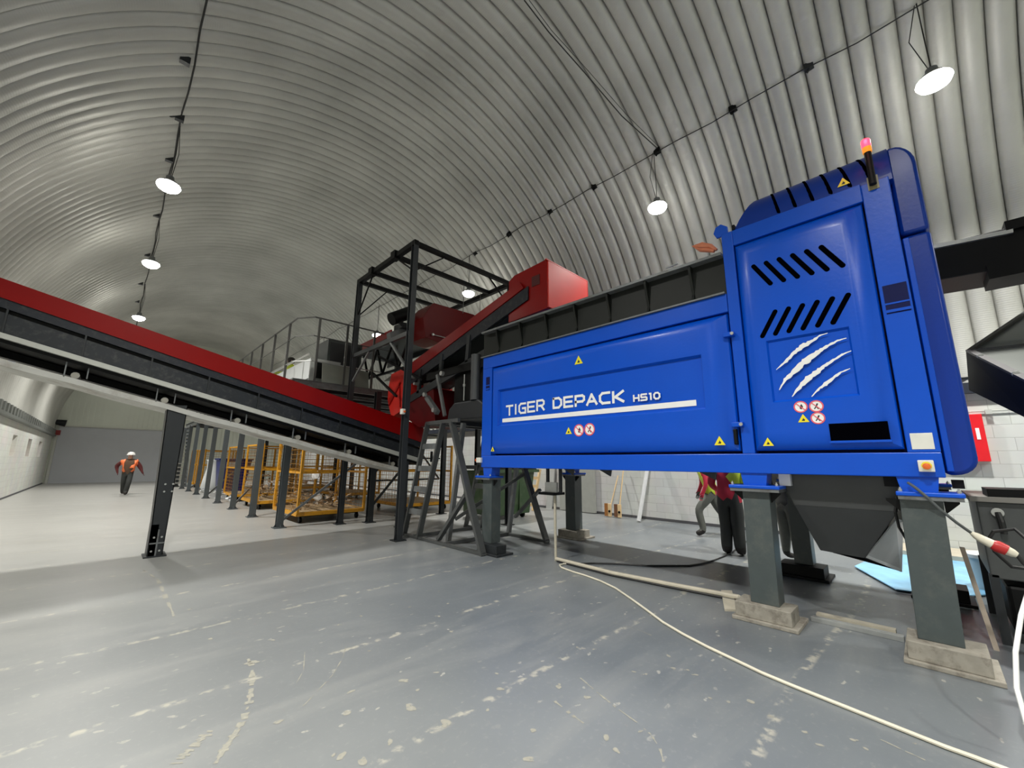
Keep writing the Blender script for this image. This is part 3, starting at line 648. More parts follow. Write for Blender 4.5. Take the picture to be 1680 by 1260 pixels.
# leg
lb, lt = U(254, 906, 1, CY + .1), U(291, 664, 1, CY + .1)
xb_, xt_, zt_ = lb.x, lt.x, lt.z
lf = MB(); lf.prism([(xb_ - .085, CY + .1, .02), (xb_ + .1, CY + .1, .02), (xt_ + .145, CY + .1, zt_), (xt_ - .125, CY + .1, zt_ - .02)], (0, .012, 0))
lf.prism([(xb_ - .085, CY + .1, .02), (xt_ - .125, CY + .1, zt_ - .02), (xt_ - .113, CY + .1, zt_ - .02), (xb_ - .073, CY + .1, .02)], (0, .34, 0))
lf.prism([(xb_ + .088, CY + .1, .02), (xt_ + .133, CY + .1, zt_), (xt_ + .145, CY + .1, zt_), (xb_ + .1, CY + .1, .02)], (0, .3, 0))
leg = lf.build('leg', dgrey, conv)
MB().box(xb_ - .14, xb_ + .15, CY + .04, CY + .42, 0, .02).build('foot_plate', dgrey, leg)
g = MB(); g.box(xb_ - .005, xb_ + .015, CY + .06, CY + .1, .02, .42); g.box(xb_ - .085, xb_ + .1, CY + .08, CY + .1, .20, .22); g.build('stiffener', mgrey, leg)
g = MB()
for dx, z in ((-.03, 1.14), (.07, 1.14), (-.03, 1.02), (.07, 1.02), (-.04, .30), (.055, .30), (-.05, .09), (.05, .09), (.04 + xt_ - xb_, zt_ - .07)): g.lathe((xb_ + dx + (.02 if z > 1 else 0), CY + .1, z), [(.016, 0), (.014, -.014)], 8, 1)
g.build('bolt', galv, leg)
MB().box(xb_ - .1, xb_ - .0, CY + .1, CY + .44, 0, .50).build('foot_stub', dgrey, leg)
# small ribbed electrical run and flood light under the belt
tag(MB().prism([U(12, 592, 1, 12), U(24, 612, 1, 12), U(32, 606, 1, 12), U(20, 588, 1, 12)], (0, .3, 0)).build('flood_light', P('flood_body', (.28, .30, .33), .4)), 'small grey flood light hanging under the left conveyor by the left wall', 'flood light')

# ---------------------------------------------------------------- feed conveyor over the machine hopper
FX0, FX1 = 5.22, 6.48
feed = thing('feed_conveyor', 'inclined feed conveyor with red guards and red head box above the black hopper', 'conveyor', (5.85, 7.2, 0))
def sy(b, pts, x0, x1): b.prism([(x0, y, z) for y, z in pts], (x1 - x0, 0, 0))
def fz(y, c): return c - .245 * (y - 6.0)
b = MB()
for x0 in (FX0, FX1 - .03): sy(b, [(5.1, 4.98), (9.75, fz(9.75, 4.76)), (9.95, 3.70), (9.95, 3.45), (5.0, fz(5.0, 4.58))], x0, x0 + .03)
b.build('side_guard', red, feed)
b = MB()
for x0 in (FX0 + .02, FX1 - .06): sy(b, [(4.9, fz(4.9, 4.57)), (9.6, fz(9.6, 4.45)), (9.6, fz(9.6, 4.2)), (4.9, fz(4.9, 4.3))], x0, x0 + .04)
b.build('side_plate', P('side_plate_navy', (.006, .009, .017), .5, .1, .2, 7), feed)
b = MB()
for x0 in (FX0 - .0, FX1 - .08): sy(b, [(6.0, fz(6.0, 3.86)), (9.05, fz(9.05, 3.90)), (9.05, fz(9.05, 3.72)), (6.0, fz(6.0, 3.68))], x0, x0 + .08)
for y in (6.6, 7.6, 8.5):
    sy(b, [(y, fz(y, 4.4)), (y + .1, fz(y, 4.4)), (y + .16, fz(y, 3.8)), (y + .06, fz(y, 3.8))], FX0, FX0 + .06)
b.build('lower_chord', dgrey, feed)
b = MB(); sy(b, [(4.9, fz(4.9, 4.4)), (9.6, fz(9.6, 4.3)), (9.6, fz(9.6, 4.2)), (4.9, fz(4.9, 4.3))], FX0 + .1, FX1 - .1); b.build('belt', belt, feed)
# head box
b = MB(); b.prism([(FX0 + .05, 4.45, 4.28), (FX0 + .05, 5.45, 4.25), (FX0 + .05, 5.45, 5.12), (FX0 + .05, 5.3, 5.2), (FX0 + .05, 4.45, 5.24)], (1.25, 0, 0))
hb = b.build('head_box', red, feed, bevel=.004)
MB().box(FX0 + .02, FX1 + .06, 4.43, 4.47, 5.215, 5.235).box(FX1 + .03, FX1 + .05, 4.42, 4.45, 4.3, 5.22).box(FX0 + .06, FX1 + .02, 4.42, 4.45, 4.3, 5.2).build('head_box_front', red_lit, hb)
MB().box(FX0 + .04, FX0 + .05, 4.62, 4.82, 4.80, 5.0).build('vent_grille', P('dark_red_mesh', (.08, .01, .01), .6), hb)
# tail hood
b = MB(); b.prism([(FX0 - .05, 9.0, 3.95), (FX0 - .05, 9.9, 3.86), (FX0 - .05, 10.02, 3.55), (FX0 - .05, 10.02, 3.15), (FX0 - .05, 9.75, 2.67), (FX0 - .05, 9.1, 2.85), (FX0 - .05, 8.95, 3.15)], (1.36, 0, 0)); th = b.build('tail_hood', red_lit, feed, bevel=.006)
b = MB(); b.bar((FX0 - .06, 9.9, 3.0), (FX0 - .06, 9.35, 3.55), .04, .02, (1, 0, 0)); b.bar((FX0 - .06, 9.3, 2.9), (FX0 - .06, 9.4, 3.55), .04, .02, (1, 0, 0)); b.build('tail_hood_rib', red, th)
b = MB(); b.prism([(FX0 + .02, 9.3, 3.0), (FX0 + .02, 7.95, 3.25), (FX0 + .02, 7.8, 2.4), (FX0 + .02, 8.5, 2.35), (FX0 + .02, 9.3, 2.7)], (1.2, 0, 0)); b.build('tail_chute', P('dark_red_paint', (.08, .001, .002), .45, spec=.2), feed)
b = MB(); b.box(5.5, 5.75, 8.5, 8.8, 3.25, 3.5); b.tube([(5.1, 8.75, 3.62), (5.2, 8.75, 3.62)], .05, 10); b.tube([(5.1, 8.6, 3.42), (5.22, 8.6, 3.42)], .035, 10); b.build('bearing', galv, feed)
# end drive under the feed conveyor, left of the blue body
drv = thing('screw_drive', 'dark gearbox and hydraulic column between the trestle and the left end of the blue machine', 'drive unit', (5.9, 6.2, 2.35))
MB().prism([(4.95, 6.95, 2.38), (4.95, 6.9, 2.62), (4.95, 6.72, 2.74), (4.95, 5.95, 2.74), (4.95, 5.72, 2.6), (4.95, 5.72, 2.36)], (1.5, 0, 0)).build('gearbox', dgrey, drv, bevel=.03)
MB().tube([(5.0, 6.1, 2.74), (5.0, 6.1, 3.66)], .10, 16).build('cylinder', P('cyl_grey', (.08, .085, .09), .35, .3), drv, smooth=.8)
MB().tube([(4.97, 6.42, 2.76), (4.97, 6.42, 3.3)], .014, 8).tube([(4.97, 6.42, 3.05), (4.97, 6.42, 3.1)], .03, 8).build('grease_line', galv, drv)
MB().box(5.3, 7.2, 5.72, 7.2, 2.66, 3.45).build('screw_housing', black, drv)
MB().box(5.2, 6.4, 5.72, 8.2, 3.45, 3.62).build('support_plate', black, drv)
MB().bar((5.0, 7.45, 3.45), (5.0, 7.1, 2.5), .07, .05, (1, 0, 0)).bar((5.05, 7.9, 3.0), (5.05, 7.45, 2.6), .1, .1, (1, 0, 0)).build('linkage', mgrey, drv)
for y, z in ((7.9, 3.05), (7.5, 2.66), (7.25, 3.45)): MB().tube([(4.95, y, z), (5.02, y, z)], .05, 12).build('linkage_pin', galv, drv)

# ---------------------------------------------------------------- steel trestle with ladder side
tr = thing('steel_trestle', 'grey A-shaped steel trestle with ladder rungs standing left of the blue machine', 'trestle', (5.55, 6.9, 0))
tgrey = P('trestle_grey', (.085, .09, .09), .38, .3, .15, 8)
def tside(x, first):
    s = .0 if first else 1
    b = MB(); b.bar((x, 7.98, 0), (x, 7.28, 2.33), .05, .10, (1, 0, 0)); b.bar((x, 7.42, 0), (x, 6.72, 2.30), .05, .11, (1, 0, 0)); b.build('stringer', tgrey, tr)
    for z in (.52, .98, 1.40, 1.85):
        t = z / 2.33; MB().box(x - .03, x + .03, 7.43 - .7 * t, 7.96 - .7 * t, z - .055, z + .055).build('rung', mgrey if first else tgrey, tr)
    b = MB(); b.bar((x, 7.32, 2.33), (x, 6.2, 2.33), .06, .07); b.bar((x, 6.42, 2.30), (x, 5.62, .45), .06, .13, (1, 0, 0)); b.bar((x, 5.62, .45), (x, 5.42, 0), .06, .12, (1, 0, 0)); b.build('brace', tgrey, tr)
    MB().bar((x + .25, 6.75, 0), (x + .25, 6.38, 2.3), .07, .09, (1, 0, 0)).build('post', mgrey, tr)
    b = MB(); b.bar((x, 7.9, .03), (x, 5.4, .03), .08, .05); b.build('base_rail', tgrey, tr)
tside(4.70, True); tside(6.35, False)
for p, q, w_, h_, up_ in (((4.72, 6.75, .08), (4.72, 5.95, .95), .06, .09, (1, 0, 0)), ((4.95, 6.55, .45), (6.3, 6.0, 1.3), .05, .06, (0, 0, 1)), ((6.35, 6.3, .4), (6.35, 5.6, 1.0), .05, .08, (1, 0, 0)), ((4.7, 7.6, .04), (6.35, 7.6, .04), .06, .06, (0, 0, 1)),
        ((4.7, 6.5, .04), (6.35, 6.5, .04), .06, .06, (0, 0, 1)), ((4.7, 6.8, 2.33), (6.35, 6.8, 2.33), .08, .08, (0, 0, 1)), ((4.7, 7.25, 2.33), (6.35, 7.25, 2.33), .08, .08, (0, 0, 1))):
    MB().bar(p, q, w_, h_, up_).build('cross_member', tgrey, tr)

# ---------------------------------------------------------------- black gantry frame
gan = thing('gantry_frame', 'tall black steel gantry frame standing over the red chutes behind the left conveyor', 'frame', (5.8, 9.0, 0))
GX0, GX1, GY0, GY1, GZ = 4.32, 7.35, 7.55, 10.42, 6.48
for x, y in ((GX0, GY0), (GX0, GY1), (GX1, GY0), (GX1, GY1)):
    p = MB().ibeam((x, y, 0.02), (x, y, GZ), .12, .12, (0, 1, 0), .014).build('post', P('post_grey', (.032, .036, .04), .4, .2), gan); MB().box(x - .12, x + .12, y - .12, y + .12, 0, .02).build('foot_plate', dgrey, p)
    MB().prism([(x - .1, y, .02), (x + .1, y, .02), (x + .06, y, .22), (x - .06, y, .22)], (0, .01, 0)).build('gusset', dgrey, p)
for y in (GY0, 8.42, 9.62, GY1):
    MB().bar((GX0, y, GZ - .05), (GX1, y, GZ - .05), .10, .10).build('cross_beam', black, gan)
for x in (GX0, GX1): MB().bar((x, GY0 - .06, GZ - .05), (x, GY1 + .06, GZ - .05), .11, .12).build('side_beam', black, gan)
b = MB()
for y in (8.42, 9.62): b.box(GX0 - .1, GX0 + .06, y - .1, y + .1, GZ - .14, GZ + .06)
b.build('beam_clamp', black, gan)
for p, q in (((GX0, GY0, 5.75), (GX0 + .8, GY0, GZ - .1)), ((GX0, GY0, 5.75), (GX0, GY0 + .85, GZ - .1)), ((GX0, GY1, 5.4), (GX0 + .8, GY1, GZ - .1)), ((GX0, GY1, 5.4), (GX0, GY1 - .8, GZ - .1)), ((GX1, GY0, 5.75), (GX1 - .8, GY0, GZ - .1))):
    MB().bar(p, q, .03, .03).build('knee_brace', black, gan)
MB().bar((GX0, GY0, 4.30), (GX0, GY1, 4.30), .07, .10).build('mid_rail', P('post_grey', (.032, .036, .04), .4, .2), gan)
for p, q in (((GX0, 10.35, 3.6), (GX0, 9.5, 4.25)), ((GX0, 7.65, 3.55), (GX0, 8.4, 4.25))): MB().bar(p, q, .05, .05, (1, 0, 0)).build('truss_brace', mgrey, gan)
MB().bar((GX0 + .5, 10.3, 3.9), (GX0 + .5, 8.9, 3.1), .05, .05, (1, 0, 0)).bar((GX0 + .3, 9.6, 4.2), (GX0 + .9, 8.4, 3.5), .05, .05, (1, 0, 0)).build('truss_brace', black, gan)
bx = MB().box(GX0 - .13, GX0 - .06, 7.45, 7.55, 2.50, 2.61).build('stop_button_box', P('plate_paper', (.72, .72, .66), .4), gan, bevel=.005)
MB().lathe((GX0 - .095, 7.45, 2.55), [(.012, 0), (.012, -.02), (.025, -.024), (.02, -.04)], 10, 1).build('stop_button', P('orange_red_knob', (.75, .14, .02), .35), bx)
MB().tube([(6.4, 8.42, GZ - .1), (6.4, 8.42, 5.55)], .01, 5).tube([(5.6, 9.62, GZ - .1), (5.6, 9.62, 5.6)], .01, 5).tube([(7.0, 8.42, GZ - .1), (7.0, 8.42, 5.3)], .008, 5).build('hanger_chain', rail, gan)

# ---------------------------------------------------------------- picking conveyor with red chute
pc = thing('chute_conveyor', 'upper dark conveyor ending in a dark red tapering chute under the gantry', 'conveyor', (5.9, 10.3, 3.5))
PY = 8.5
b = MB(); A = [U(706, 503, 1, PY), U(712, 497, 1, PY), U(777, 516, 1, PY), U(790, 525, 1, PY), U(748, 566, 1, PY), U(722, 563, 1, PY), U(698, 553, 1, PY), U(694, 520, 1, PY)]
b.prism(A, (0, .75, 0)); rc = b.build('red_chute', P('deep_red_paint', (.12, .0005, .001), .4, spec=.2), pc, bevel=.004)
a, c = U(710, 549, 1, PY - .03), U(735, 555, 1, PY - .03)
MB().tube([a, c], .012, 6).lathe(a, [(.04, 0), (.03, -.03)], 10, 1).build('chute_latch', galv, rc)
MB().prism([(5.25, 9.0, 5.05), (5.25, 12.9, 4.95), (5.25, 12.9, 4.75), (5.25, 9.0, 4.85)], (.05, 0, 0)).prism([(6.55, 9.0, 5.05), (6.55, 12.9, 4.95), (6.55, 12.9, 4.75), (6.55, 9.0, 4.85)], (.05, 0, 0)).build('side_rail', dgrey, pc)
MB().prism([(5.28, 10.3, 5.25), (5.28, 12.9, 5.2), (5.28, 12.9, 4.95), (5.28, 10.3, 5.05)], (.03, 0, 0)).build('side_guard', red, pc)
MB().box(5.3, 6.55, 9.0, 12.9, 4.95, 5.0).build('belt', belt, pc)
m = MB(); m.tube([U(642, 524, 1, 9.3), U(672, 513, 1, 9.3)], .17, 14); mo = m.build('motor', black, pc, smooth=.8)
MB().box(5.0, 5.5, 9.15, 9.6, 4.98, 5.12).build('motor_mount', dgrey, pc)
MB().prism([U(640, 545, 1, 9.3), U(666, 535, 1, 9.3), U(668, 548, 1, 9.3), U(642, 560, 1, 9.3)], (0, .2, 0)).build('cover_plate', mgrey, pc)
b = MB()
for y in (9.3, 10.2, 11.1): b.bar((5.3, y, 4.8), (5.3, y + .5, 4.0), .05, .05, (1, 0, 0)); b.bar((5.3, y + .9, 4.8), (5.3, y + .5, 4.0), .05, .05, (1, 0, 0))
b.bar((5.3, 9.2, 4.0), (5.3, 12.5, 4.0), .06, .06); b.bar((5.3, 9.3, 4.8), (5.3, 9.3, 3.5), .08, .08, (0, 1, 0)); b.bar((6.5, 9.3, 4.8), (6.5, 9.3, 3.5), .08, .08, (0, 1, 0)); b.build('truss', black, pc)
tag(MB().add([(5.4, 9.6, 4.1), (7.6, 9.4, 4.5), (7.6, 11.0, 4.3), (5.6, 11.2, 3.9), (5.5, 9.7, 3.8), (7.5, 9.6, 4.0)], [(0, 1, 2, 3), (0, 1, 5, 4)]).build('dust_sheet', P('dusty_sheet', (.34, .33, .27), .7, 0, .3, 4)), 'pale dusty sheet hanging under the dark red chute', 'sheet')

# ---------------------------------------------------------------- raised picking platform
plat = thing('picking_platform', 'raised steel picking platform on many grey columns, handrail around its deck', 'platform', (6.0, 19.0, 0))
PX0, PX1, PY0, PY1, PZ = 3.06, 9.2, 10.65, 30.0, 3.5
colm = P('column_grey', (.085, .098, .105), .45, .1, .12, 8)
def column(x, y, m=colm, zt=PZ - .12):
    c = MB().ibeam((x, y, .02), (x, y, zt), .14, .14, (0, 1, 0), .014).build('column', m, plat)
    f = MB().box(x - .13, x + .13, y - .13, y + .13, 0, .02)
    for s in (-1, 1): f.prism([(x + s * .12, y, .02), (x + s * .05, y, .02), (x + s * .05, y, .14)], (0, .012, 0)); f.prism([(x, y + s * .12, .02), (x, y + s * .05, .02), (x, y + s * .05, .14)], (.012, 0, 0))
    f.build('foot_plate', m, c)
for k in range(9): column(PX0, 10.78 + 2.48 * k)
for x, y in ((4.98, 10.2), (5.2, 8.98)): column(x, y, dgrey, 2.0 if y < 10 else PZ - .12)
for x in (6.2, 9.0):
    for k in (0, 2, 4, 6): column(x, 10.78 + 2.48 * k, dgrey)
MB().box(PX0 - .1, PX1, PY0, PY1, PZ, PZ + .03).build('deck', P('deck_grey', (.11, .12, .12), .5), plat)
for k in range(22):
    y = PY0 + .05 + k * .62 if k < 9 else PY0 + .05 + 5.6 + (k - 9) * 1.1
    MB().bar((PX0 - .05, y, PZ - .07), (PX1, y, PZ - .07), .07, .14).build('joist', mgrey if k % 2 == 0 else dgrey, plat)
MB().bar((PX0, PY0, PZ - .10), (PX0, PY1, PZ - .10), .10, .18).build('edge_beam', mgrey, plat)
for k in (0, 2, 4, 6):
    y = 10.78 + 2.48 * k
    MB().bar((PX0 + .04, y + .1, .12), (4.95 if k == 0 else 4.2, y + (-.4 if k == 0 else 1.6), 1.75 if k == 0 else 1.0), .05, .05, (0, 1, 0)).build('diagonal_brace', mgrey, plat)
MB().bar((4.98, 10.2, .35), (6.3, 10.2, 1.9), .05, .05, (0, 1, 0)).bar((4.2, 10.2, 1.9), (6.3, 10.2, 1.9), .05, .07).build('diagonal_brace', dgrey, plat)
for z in (.9, 1.65, 2.5): MB().bar((6.2, 13, z), (9.0, 13, z), .06, .06).build('tie_beam', dgrey, plat)
MB().bar((6.2, 13, .9), (7.6, 13, 2.5), .05, .05, (0, 1, 0)).bar((7.6, 13, 2.5), (9.0, 13, .9), .05, .05, (0, 1, 0)).build('tie_beam', dgrey, plat)
# handrail
RZ = 5.22
for z, m in ((RZ, rail), (4.72, rail), (4.05, galv)):
    MB().tube([(3.06, 29.5, z), (3.06, 11.15, z), (3.36, 10.72, z), (5.75, 10.72, z)], .022 if z == RZ else .014, 8).build('guard_rail', m, plat)
for x, y in [(3.06, 11.75 + 1.38 * k) for k in range(12)] + [(3.48, 10.72), (4.22, 10.72), (5.0, 10.72), (5.72, 10.72)]:
    MB().box(x - .028, x + .028, y - .02, y + .02, PZ + .0, RZ).build('guard_post', rail, plat)
# things on the platform
sl = thing('sorting_line', 'white sided sorting line with a grey end box behind the platform handrail', 'sorting line', (3.9, 14.0, PZ + .03))
MB().box(3.55, 3.60, 11.4, 18.5, 3.72, 4.28).build('side_panel', offw, sl); MB().tube([(3.5, 11.4, 4.38), (3.5, 20.0, 4.38)], .025, 8).build('top_edge', white, sl)
MB().box(3.55, 4.35, 11.35, 11.4, 3.66, 4.28).box(4.3, 4.35, 11.4, 18.5, 3.66, 4.28).build('end_box', galv, sl); MB().box(3.66, 3.92, 11.33, 11.36, 3.74, 4.2).build('opening', black, sl)
for y in (11.6, 12.8, 14.0, 15.2, 16.4, 17.6): MB().box(3.62, 3.68, y, y + .06, PZ + .03, 3.74).build('leg', white, sl)
tag(MB().prism([(3.72, 10.85, 3.55), (5.0, 10.85, 3.55), (5.0, 10.95, 4.05), (3.72, 10.95, 4.12)], (0, .02, 0)).build('screen_panel', P('clear_grey_sheet', (.22, .23, .20), .3, .2)), 'dull grey sheet panel standing behind the front handrail', 'panel')
cb = thing('control_cabinet', 'tall dark green-grey cabinet on the platform behind the front handrail', 'cabinet', (4.7, 12.0, PZ + .03))
cx0, cx1 = U(535, 572, 1, 11.6).x, U(585, 572, 1, 11.6).x
MB().box(4.05, 5.05, 11.6, 12.6, PZ + .03, 4.98).build('body', P('cabinet_grey', (.05, .06, .058), .45), cb, bevel=.01); MB().box(4.12, 4.98, 11.58, 11.6, PZ + .15, 4.9).build('door', P('cabinet_door', (.018, .02, .022), .4), cb)
st = thing('metal_staircase', 'steep galvanised staircase seen edge-on at the far left end of the platform', 'stairs', (2.9, 31.0, 0))
for i in range(16):
    MB().box(2.55, 3.35, 29.8 + i * .13, 30.02 + i * .13, .2 + i * .215, .25 + i * .215).build('tread', galv, st)
MB().bar((2.55, 29.8, 0), (2.55, 31.9, 3.5), .04, .2, (1, 0, 0)).build('stringer', colm, st); MB().bar((3.35, 29.8, 0), (3.35, 31.9, 3.5), .04, .2, (1, 0, 0)).build('stringer', colm, st)

# ---------------------------------------------------------------- yellow cage trolleys under the platform
def cage_trolley(lx=1.7, ly=2.0, h=1.85):
    t = thing('cage_trolley', '', 'cage trolley', (0, 0, 0), 'yellow cage trolleys under the platform')
    b = MB(); z = .22
    for y in (0, ly): b.bar((0, y, z), (lx, y, z), .06, .09)
    for x in (0, lx): b.bar((x, 0, z), (x, ly, z), .06, .09)
    b.build('base_frame', cage, t)
    b = MB()
    for i in range(9): b.box(.03 + i * (lx - .06) / 9, .03 + (i + .88) * (lx - .06) / 9, .03, ly - .03, z + .03, z + .05)
    b.build('deck_boards', wood, t)
    MB().box(.1, lx - .1, .1, ly - .1, .14, .17).build('under_tray', black, t)
    for x in (.12, lx - .12):
        for y in (.15, ly - .15): MB().tube([(x - .03, y, .07), (x + .03, y, .07)], .07, 12).build('wheel', black, t)
    for x in (0, lx):
        for y in (0, ly): MB().bar((x, y, z), (x, y, z + h), .06, .06, (0, 1, 0)).build('post', cage, t)
    b = MB()
    for zz in (z + h * .55, z + h - .03):
        b.bar((0, 0, zz), (0, ly, zz), .04, .05); b.bar((lx, 0, zz), (lx, ly, zz), .04, .05); b.bar((0, ly, zz), (lx, ly, zz), .04, .05)
    b.bar((0, 0, z + h * .55), (lx * .55, 0, z + h * .55), .04, .05); b.build('rail', cage, t)
    b = MB()
    for i in range(1, 15):
        zz = z + h * i / 15; b.bar((0, 0, zz), (0, ly, zz), .010, .010); b.bar((lx, 0, zz), (lx, ly, zz), .010, .010); b.bar((0, ly, zz), (lx, ly, zz), .010, .010)
    for i in range(1, 13):
        q = ly * i / 13; b.bar((0, q, z), (0, q, z + h), .006, .006, (0, 1, 0)); b.bar((lx, q, z), (lx, q, z + h), .006, .006, (0, 1, 0))
        q = lx * i / 13; b.bar((q, ly, z), (q, ly, z + h), .006, .006, (0, 1, 0))
    b.build('wire_mesh', P('mesh_brown', (.34, .17, .03), .5, .3), t)
    return t
proto = cage_trolley()
spots = [(3.55, 11.15, 'nearest yellow cage trolley, low wooden deck on black wheels, under the platform'), (3.55, 15.0, 'second yellow cage trolley from the front under the platform edge'),
         (3.60, 18.4, 'third yellow cage trolley, just before the blue bin'), (3.6, 26.2, 'yellow cage trolley beyond the pale bulk sack'), (3.6, 28.9, 'farthest yellow cage trolley, beside the galvanised staircase'),
         (6.6, 11.3, 'yellow cage trolley standing to the right behind the nearest one'), (6.7, 16.5, 'yellow cage trolley in the back row behind the second one'), (6.9, 21.8, 'back row yellow cage trolley deep under the platform')]
for i, (x, y, lb) in enumerate(spots):
    o = proto if i == 0 else copy_tree(proto); o.location = (x, y, 0); o['label'] = lb
# waste on the decks and floor: uncountable scraps
def scraps(name, x0, x1, y0, y1, z0, hh, n, m, seed):
    r = random.Random(seed); b = MB()
    for i in range(n):
        x, y, z = r.uniform(x0, x1), r.uniform(y0, y1), z0 + r.random() ** 2 * hh; s = r.uniform(.04, .14)
        vs = [(x + r.uniform(-s, s), y + r.uniform(-s, s), z + r.uniform(0, s)) for _ in range(4)]; b.add(vs, [(0, 1, 2), (0, 2, 3), (0, 3, 1), (1, 3, 2)])
    return b.build(name, m)
for i, (a, lb) in enumerate((((3.7, 5.1, 11.3, 12.9, .28, .35, 120), 'loose scraps heaped on the deck of the nearest cage trolley'), ((3.7, 5.1, 15.2, 16.8, .28, .7, 160), 'loose brown scraps heaped on the second cage trolley'))):
    o = scraps('waste_scraps', *a, [debr, debr][i], i); o['kind'] = 'stuff'; tag(o, lb, 'waste')
o = scraps('white_scraps', 3.3, 3.55, 17.6, 26, .02, .25, 60, offw, 5); o['kind'] = 'stuff'; tag(o, 'pale packaging scraps scattered along the platform columns beyond the blue bin', 'waste')
for i, (x, y, z, s, lb) in enumerate(((4.0, 11.4, 1.15, .12, 'white crumpled bag caught on the nearest cage trolley'), (4.3, 12.0, .55, .13, 'small white crumpled bag lying on the nearest trolley deck'), (6.9, 11.9, .6, .16, 'white crumpled bag on the cage trolley standing behind'))):
    r = random.Random(i); b = MB(); vs = []
    for k in range(14):
        a, e = r.uniform(0, 6.28), r.uniform(-1.4, 1.4); vs.append(Vector((x + s * math.cos(a) * math.cos(e), y + s * math.sin(a) * math.cos(e), z + s * math.sin(e))))
    bm = bmesh.new(); [bm.verts.new(v) for v in vs]; bmesh.ops.convex_hull(bm, input=bm.verts); bm.verts.index_update()
    fs = [[v.index for v in f.verts] for f in bm.faces]; vv = [v.co.copy() for v in bm.verts]; bm.free()
    tag(b.add(vv, fs).build('crumpled_bag', white), lb, 'bag')
# blue bin and pale sack beside it
bp = U(362, 815, 2, 0); bn = thing('blue_bin', 'dark blue tall plastic bin under the platform between two columns', 'bin', (4.3, 22.9, 0))
MB().prism([(3.8, 22.5, .06), (4.7, 22.5, .06), (4.9, 22.4, 1.52), (3.65, 22.4, 1.52)], (0, 1.0, 0)).build('body', bblue, bn, bevel=.02)
MB().box(3.6, 4.95, 22.35, 23.5, 1.52, 1.60).build('lid', bblue, bn, bevel=.02); MB().box(3.9, 4.35, 22.39, 22.4, 1.15, 1.45).build('pale_mark', offw, bn)
tag(MB().lathe((3.85, 24.6, .02), [(.40, 0), (.5, .2), (.44, .6), (.34, 1.1), (.36, 1.45), (.40, 1.52), (.33, 1.52), (.28, 1.3)], 20).build('bulk_sack', offw, smooth=True), 'off-white bulk sack standing just left of the blue bin', 'sack')

# ---------------------------------------------------------------- things along the right wall and under the machine
gb = thing('green_skip', 'dark green steel waste skip behind the left end of the blue machine', 'skip', (7.6, 8.9, 0))
MB().prism([(7.45, 8.2, .12), (8.85, 8.2, .12), (8.95, 8.1, 1.30), (7.35, 8.1, 1.30)], (0, 1.3, 0)).build('body', green, gb, bevel=.02)
MB().box(7.25, 9.05, 8.0, 8.12, 1.26, 1.34).build('rim', green, gb); MB().prism([(7.3, 8.05, 1.34), (9.0, 8.05, 1.34), (8.9, 8.1, 1.44), (7.4, 8.1, 1.44)], (0, 1.3, 0)).build('lid', black, gb)
for x in (8.0, 8.35): MB().box(x, x + .03, 8.12, 8.2, .2, 1.25).build('side_rib', green, gb)
for x in (7.6, 8.7): MB().tube([(x - .03, 8.35, .08), (x + .03, 8.35, .08)], .08, 12).build('wheel', black, gb)
ldr = thing('pine_ladder', 'rough pine ladder of planks leaning at the wall right of the green skip', 'ladder', (10.2, 9.2, 0))
pb, pt = U(874, 838, 2, 0), U(886, 770, 0, 10.4); off = Vector((0, .55, 0))
MB().bar(pb, pt, .05, .09, (1, 0, 0)).build('side_rail', pine, ldr)
MB().bar(pb + Vector((.1, .45, 0)), pt + Vector((.1, .45, 0)), .05, .09, (1, 0, 0)).build('side_rail', white, ldr)
for t in (.14, .42, .58, .78): MB().box(-.1, .1, 0, .1, 0, .1) and MB().bar(pb.lerp(pt, t) + Vector((-.04, -.03, 0)), pb.lerp(pt, t) + Vector((.0, .55, 0)), .03, .10).build('rung', pine, ldr)
tag(MB().prism([(10.85, 9.3, 0), (10.85, 9.05, 0), (10.95, 8.95, 1.6), (10.95, 9.25, 1.6)], (.04, 0, 0)).build('leaning_board', P('board_grey', (.42, .43, .42), .6)), 'grey board leaning on the wall behind the pine ladder', 'board')
tag(MB().box(10.85, 10.97, 7.35, 8.7, .02, 1.5).build('wall_cabinet', P('cab_pale', (.36, .37, .34), .5)), 'pale grey low cabinet standing at the wall behind the upright conduit', 'cabinet')
for (bx, tp, lb, bc) in (((1000, 852), (1014, 780), 'wooden broom with rusty brown bristles leaning on the wall, left of two', P('bristle_rust', (.32, .13, .03), .8)), ((1016, 853), (1023, 768), 'wooden broom with dark bristles leaning on the wall, right of two', dwood)):
    p = U(*bx, 0, 10.55); p.z = .05; q = U(*tp, 0, 10.9); t = thing('broom', lb, 'broom', (p.x, p.y, 0), 'brooms at the right wall')
    MB().tube([p + Vector((0, 0, .1)), q], .016, 8).build('handle', pine, t); MB().box(p.x - .03, p.x + .03, p.y - .07, p.y + .03, .02, .38).build('broom_head', pine, t, bevel=.008)
    MB().box(p.x - .03, p.x + .03, p.y + .03, p.y + .14, .03, .38).build('bristles', bc, t)
    MB().tube([(p.x - .05, p.y - .03, .17), (p.x - .03, p.y - .03, .17)], .035, 10).build('socket', black, t)
p, q = U(1048, 857, 2, 0), U(1062, 770, 0, 10.7)
tag(MB().tube([p + Vector((0, 0, .03)), q, q + (q - p) * .35], .055, 14).build('leaning_pipe', P('pipe_pale', (.62, .63, .63), .4)), 'pale grey pipe leaning on the block wall right of the brooms', 'pipe')
